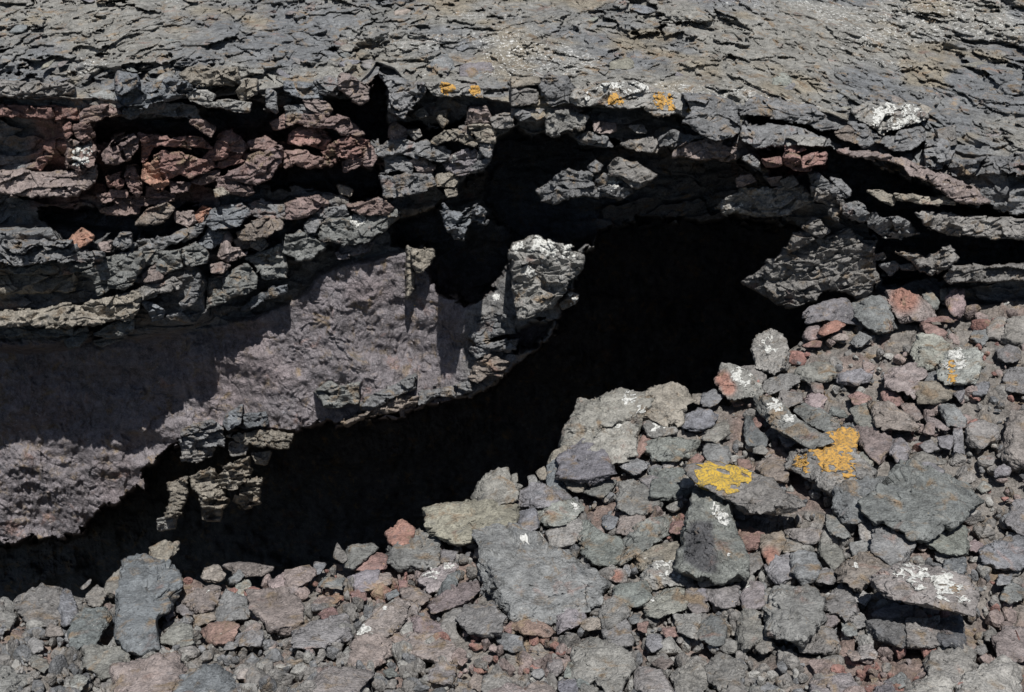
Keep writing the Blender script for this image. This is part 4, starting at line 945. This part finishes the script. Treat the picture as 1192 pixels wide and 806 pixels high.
def parse(txt, wall):
    out = []
    for i, ln in enumerate(txt.strip().splitlines()):
        tile, col, opts, pts, lab = ln.split('|')
        if not pts.strip(): continue
        x0, y0, sc = TILE[tile]
        def tr(x, y): return (x0+x/sc, y0+y/sc)
        poly = [tr(*map(float, p.split(','))) for p in pts.split()]
        o, t, u, f, marks = (.04, None, 1.0, 1.0, [])
        pit = None
        for w_ in opts.split():
            if w_[0] == 'o': o = float(w_[1:])
            elif w_[0] == 't': t = float(w_[1:])
            elif w_[0] == 'u': u = float(w_[1:])
            elif w_[0] == 'f': f = float(w_[1:])
            elif w_[0] == 'h': pit = [(797,620),(805,608),(828,606),(836,665),(815,664),(797,652)]
            elif w_[0] in 'czys':
                a, b, r_ = map(float, w_[1:].split(':')); X_, Y_ = tr(a, b); marks.append((w_[0], X_, Y_, r_/sc))
        if wall:
            rq = random.Random(i)
            poly = [((73-rq.uniform(60, 150)) if a < 73 and tile in 'AE' else (1120+rq.uniform(60, 150)) if a > 1119 and tile in 'DHJ' else a, b) for a, b in poly]
        if wall: ob = ledge(poly, col, o=o, t=t, u=u, marks=marks, seed=i+500)
        else: ob = rock(poly, col, D_rub, o=o, t=t, u=u, f=f, marks=marks, pit=pit, seed=i, gable=pit is not None, hk=2.6 if pit is not None else 1.0)
        ob['_col'] = col; ob['_wall'] = int(wall); ob['_lab'] = lab.strip(); out.append(ob)
    return out
wall_rocks = parse(WALL, True)
rub_rocks = parse(RUB, False)
# ---------------------------------------------------------------- loose stones between the surveyed ones
GX, GY = np.meshgrid(np.arange(-150, 1345, 4.0), np.arange(300, 900, 4.0))
cov = np.full(GX.shape, -1e9)
for p in COVER:
    bb = (GX > p[:, 0].min()-40) & (GX < p[:, 0].max()+40) & (GY > p[:, 1].min()-40) & (GY < p[:, 1].max()+40)
    if bb.any(): cov[bb] = np.maximum(cov[bb], seg_dist(GX[bb], GY[bb], p))
cov[GY < crest_y(GX)+2] = 5
cands = np.argwhere(cov < -3); rng.shuffle(cands)
placed = []; fills = []
def blob(cx, cy, rx_, ry_, rg):
    n = rg.integers(4, 7); th = np.sort(rg.uniform(0, 2*np.pi, n)+0)*1.0; th = np.arange(n)*2*np.pi/n+rg.uniform(-.3, .3, n)
    rr = rg.uniform(.78, 1.2, n); ang = rg.uniform(-.7, .5)
    x = np.cos(th)*rr*rx_; y = np.sin(th)*rr*ry_
    return [(cx+x_*math.cos(ang)-y_*math.sin(ang), cy+x_*math.sin(ang)+y_*math.cos(ang)) for x_, y_ in zip(x, y)]
N_FILL = 190
for r_min, r_max, frac in ((18, 34, .35), (11, 17, .5), (7, 11, 1.0)):
    for iy, ix in cands:
        if len(fills) >= N_FILL*frac: break
        x, y = GX[iy, ix], GY[iy, ix]; room = -cov[iy, ix]
        rad = rng.uniform(r_min, r_max)
        if room < rad*.45 : continue
        if any((x-a)**2+(y-b)**2 < ((rad+c)*.80)**2 for a, b, c in placed): continue
        placed.append((x, y, rad)); fills.append((x, y, rad))
for k, (x, y, rad) in enumerate(fills):
    rg = np.random.default_rng(7000+k)
    red = fbm(unproject(np.array([x]), np.array([y]), np.array([6.0]))*1.1+4, 2)[0]
    pool = 'wwwgglpp' if x < 600 else 'wwgggnlwp'
    if red > .18: pool = pool+'rrpp'
    col = pool[rg.integers(0, len(pool))]
    ob = rock(blob(x, y, rad*rg.uniform(1.0, 1.35), rad*rg.uniform(.7, 1.0), rg), col, D_rub, o=rg.uniform(.0, .05), seed=3000+k, u=1.0)
    ob['_col'] = col; ob['_wall'] = 0; ob['_lab'] = ''; rub_rocks.append(ob)
# ---------------------------------------------------------------- crust plates lying on the plateau
plates = []
def plate(poly, col, seed, lab=''):
    ob = rock(poly, col, lambda a, b: plateau_Y(a, b), o=.0, t=.12, seed=seed, maxshear=2.6, hk=.9, f=.9)
    ob['_col'] = col; ob['_wall'] = 2; ob['_lab'] = lab; plates.append(ob)
plate([(538,75),(567,74),(578,87),(554,91),(538,87)], 'g', 8001, 'flat grey crust plate on the plateau right of the deep cleft')
plate([(501,72),(520,64),(530,82),(505,83)], 'g', 8002, 'small tilted grey plate on the plateau by the deep cleft')
plate([(519,63),(536,64),(541,73),(527,76)], 'w', 8003, 'little upright plate on the plateau edge above the deep cleft')
plate([(708,74),(730,68),(745,76),(730,80),(712,80)], 'k', 8004, 'brownish crust plate lifted over a dark crack on the plateau')
plate([(897,92),(910,86),(925,93),(921,99),(900,98)], 'w', 8005, 'humped crust plate with a dark hollow under it, upper right plateau')
plate([(843,86),(862,84),(868,91),(850,95)], 'p', 8006, 'small pinkish plate on the plateau above the upper right niche')
rgp = np.random.default_rng(77); tries = 0; spots_ = []
while len(plates) < 90 and tries < 4000:
    tries += 1
    x = rgp.uniform(-120, 1320); ly = float(lip_y(x)); y = ly-rgp.uniform(4, ly+5 if rgp.random() < .4 else 42)
    if x > 560 and rgp.random() < .55: continue
    if y < -5: continue
    rx_ = rgp.uniform(6, 17); ry_ = rx_*rgp.uniform(.22, .42)
    if any(abs(x-a) < (rx_+c)*.8 and abs(y-b) < (ry_+d)*.8 for a, b, c, d in spots_): continue
    spots_.append((x, y, rx_, ry_))
    plate(blob(x, y, rx_, ry_, rgp), 'wgtwgwb'[rgp.integers(0, 7)], 8100+tries)
# ---------------------------------------------------------------- uncountable grit and chips in the joints
def grit(name, n, seed, smin, smax, label, lv=2):
    rg = np.random.default_rng(seed); S, F = ico(lv)
    Vs = []; Fs = []; Cs = []
    px = rg.uniform(-140, 1335, n); cy = crest_y(px); py = cy+3+(900-cy)*rg.random(n)**.8
    B = unproject(px, py, D_rub(px, py))
    reds = fbm(B*1.1+4, 3)
    for i in range(n):
        s = rg.uniform(smin, smax)*rg.uniform(.6, 1.2)
        nn = rg.normal(0, 1, (9, 3)); nn /= np.linalg.norm(nn, axis=1)[:, None]; h = rg.uniform(.4, .8, 9)
        rad = (1+(np.maximum(S@nn.T/h, 0)**22).sum(1))**(-1/22.)
        v = S*rad[:, None]*s*rg.uniform(.6, 1.3, 3)
        if lv > 2: v = v+S*(s*.16*fbm(v/s*1.3+i*.7, 3))[:, None]
        Vs.append(v+B[i]+np.array([0, 0, rg.uniform(-.03, .01)-.01])); Fs.append(F+len(S)*i)
        c = np.array(PAL[('wwglp' if reds[i] < .12 else 'wprp')[rg.integers(0, 4)]])*rg.uniform(.8, 1.2); Cs.append(np.tile(c, (len(S), 1)))
    V = np.concatenate(Vs); C_ = np.concatenate(Cs)
    o = link(name, mesh_np(name, V, np.concatenate(Fs), MAT_WALL, smooth=False, attrs={'pigment': C_, 'marks': 0*C_}), kind='stuff', label=label, category='gravel')
grit('gravel', 4500, 21, .014, .042, 'small sharp lava chips filling the joints between the larger stones')
grit('loose_stones', 1700, 22, .035, .075, 'countless fist-sized angular lava stones packed between the larger blocks', 3)
# ---------------------------------------------------------------- names and labels
allr = wall_rocks+rub_rocks+plates
LM = [  # landmarks: x, y, words
 (841,555,'the slab with yellow lichen'),(965,540,'the boulder with orange lichen'),(1075,580,'the big flat dark slab'),(825,620,'the pyramid-shaped rock'),
 (925,490,'the long white-streaked slab'),(925,715,'the flat square slab'),(1080,690,'the long boulder crusted white'),(1107,425,'the lichened right-edge boulder'),
 (955,300,'the big hanging boulder'),(700,500,'the pale domed crest boulder'),(620,640,'the low mauve-grey mound'),(558,600,'the rounded tan crest boulder'),
 (468,622,'the orange-red crest stone'),(165,700,'the tall blue-grey boulder'),(440,720,'the big pink-tan boulder'),(322,712,'the pink-mauve slab'),
 (860,450,'the red-and-white knob'),(783,635,'the long diagonal grey slab'),(1040,490,'the long brown slab'),(900,410,'the pale upright crest block')]
LW = [(145,98,'the blue-grey block in its hollow'),(220,192,'the big brick-red block'),(310,205,'the mauve tilted slab'),(90,200,'the tan-crusted clinker ball'),(345,160,'the red hollow shell'),
 (475,110,'the cindery block by the cleft'),(550,145,'the squarish tan-pink block'),(730,122,'the lichened pale rim slab'),(655,145,'the pale buff hanging block'),(690,225,'the long ledge in the cave mouth'),
 (540,255,'the sunlit hanging drip'),(640,300,'the white-crusted tip boulder'),(940,185,'the bright brick-red clinker'),(930,160,'the upper right niche'),(1050,140,'the whitened rim slab'),
 (955,300,'the big hanging boulder'),(240,570,'the dangling tan pillar'),(130,355,'the broad tan ledge at left'),(290,325,'the bulky grey-green block'),(420,260,'the grey-green banded ledge'),
 (303,265,'the reddish-tan smooth slab'),(190,245,'the wedge over the long black gap'),(1000,262,'the diagonal chunk above the hanging boulder'),(1060,200,'the long pink-brown tongue')]
def rel(dx, dy):
    a = math.degrees(math.atan2(-dy, dx)) % 360
    return ['right of', 'up-right of', 'above', 'up-left of', 'left of', 'down-left of', 'below', 'down-right of'][int(((a+22.5) % 360)//45)]
groups = {}
for ob in allr:
    x, y = ob['_c']; A = ob['_a']; col = ob['_col']; wall = ob['_wall']
    ob.name = ('rock', 'rock_ledge', 'crust_plate')[wall]
    ob['category'] = ('rock', 'rock ledge', 'rock plate')[wall]
    if ob['_lab']: ob['label'] = ob['_lab']
    else:
        L_ = LW if wall else LM
        inside = 60 < x < 1130 and 45 < y < 760
        dd = sorted((math.hypot(x-a, y-b), w_, a, b) for a, b, w_ in L_)[0]
        size = 'tiny' if A < 150 else 'small' if A < 500 else 'medium' if A < 1400 else 'large'
        noun = ('stone', 'lava block', 'crust plate')[wall]
        key = f"{size} {CNAME[col]} {noun} {rel(x-dd[2], y-dd[3])} {dd[1]}"
        groups.setdefault(key, []).append((dd[0], ob))
ORD = ['nearest', 'second nearest', 'third nearest', 'fourth nearest', 'fifth nearest', 'sixth nearest', 'seventh nearest', 'eighth nearest', 'ninth nearest', 'tenth nearest', 'eleventh nearest', 'twelfth nearest']
for key, lst in groups.items():
    lst.sort(key=lambda q: q[0])
    for i, (_, ob) in enumerate(lst):
        ob['label'] = key if len(lst) == 1 else f"{key}, {ORD[min(i, 11)]}"
for ob in allr:
    ob['group'] = ('stones of the rubble slope', 'lava ledges and blocks in the cave wall', 'crust plates on the plateau')[ob['_wall']]
    for k in ('_c', '_a', '_col', '_wall', '_lab'): del ob[k]
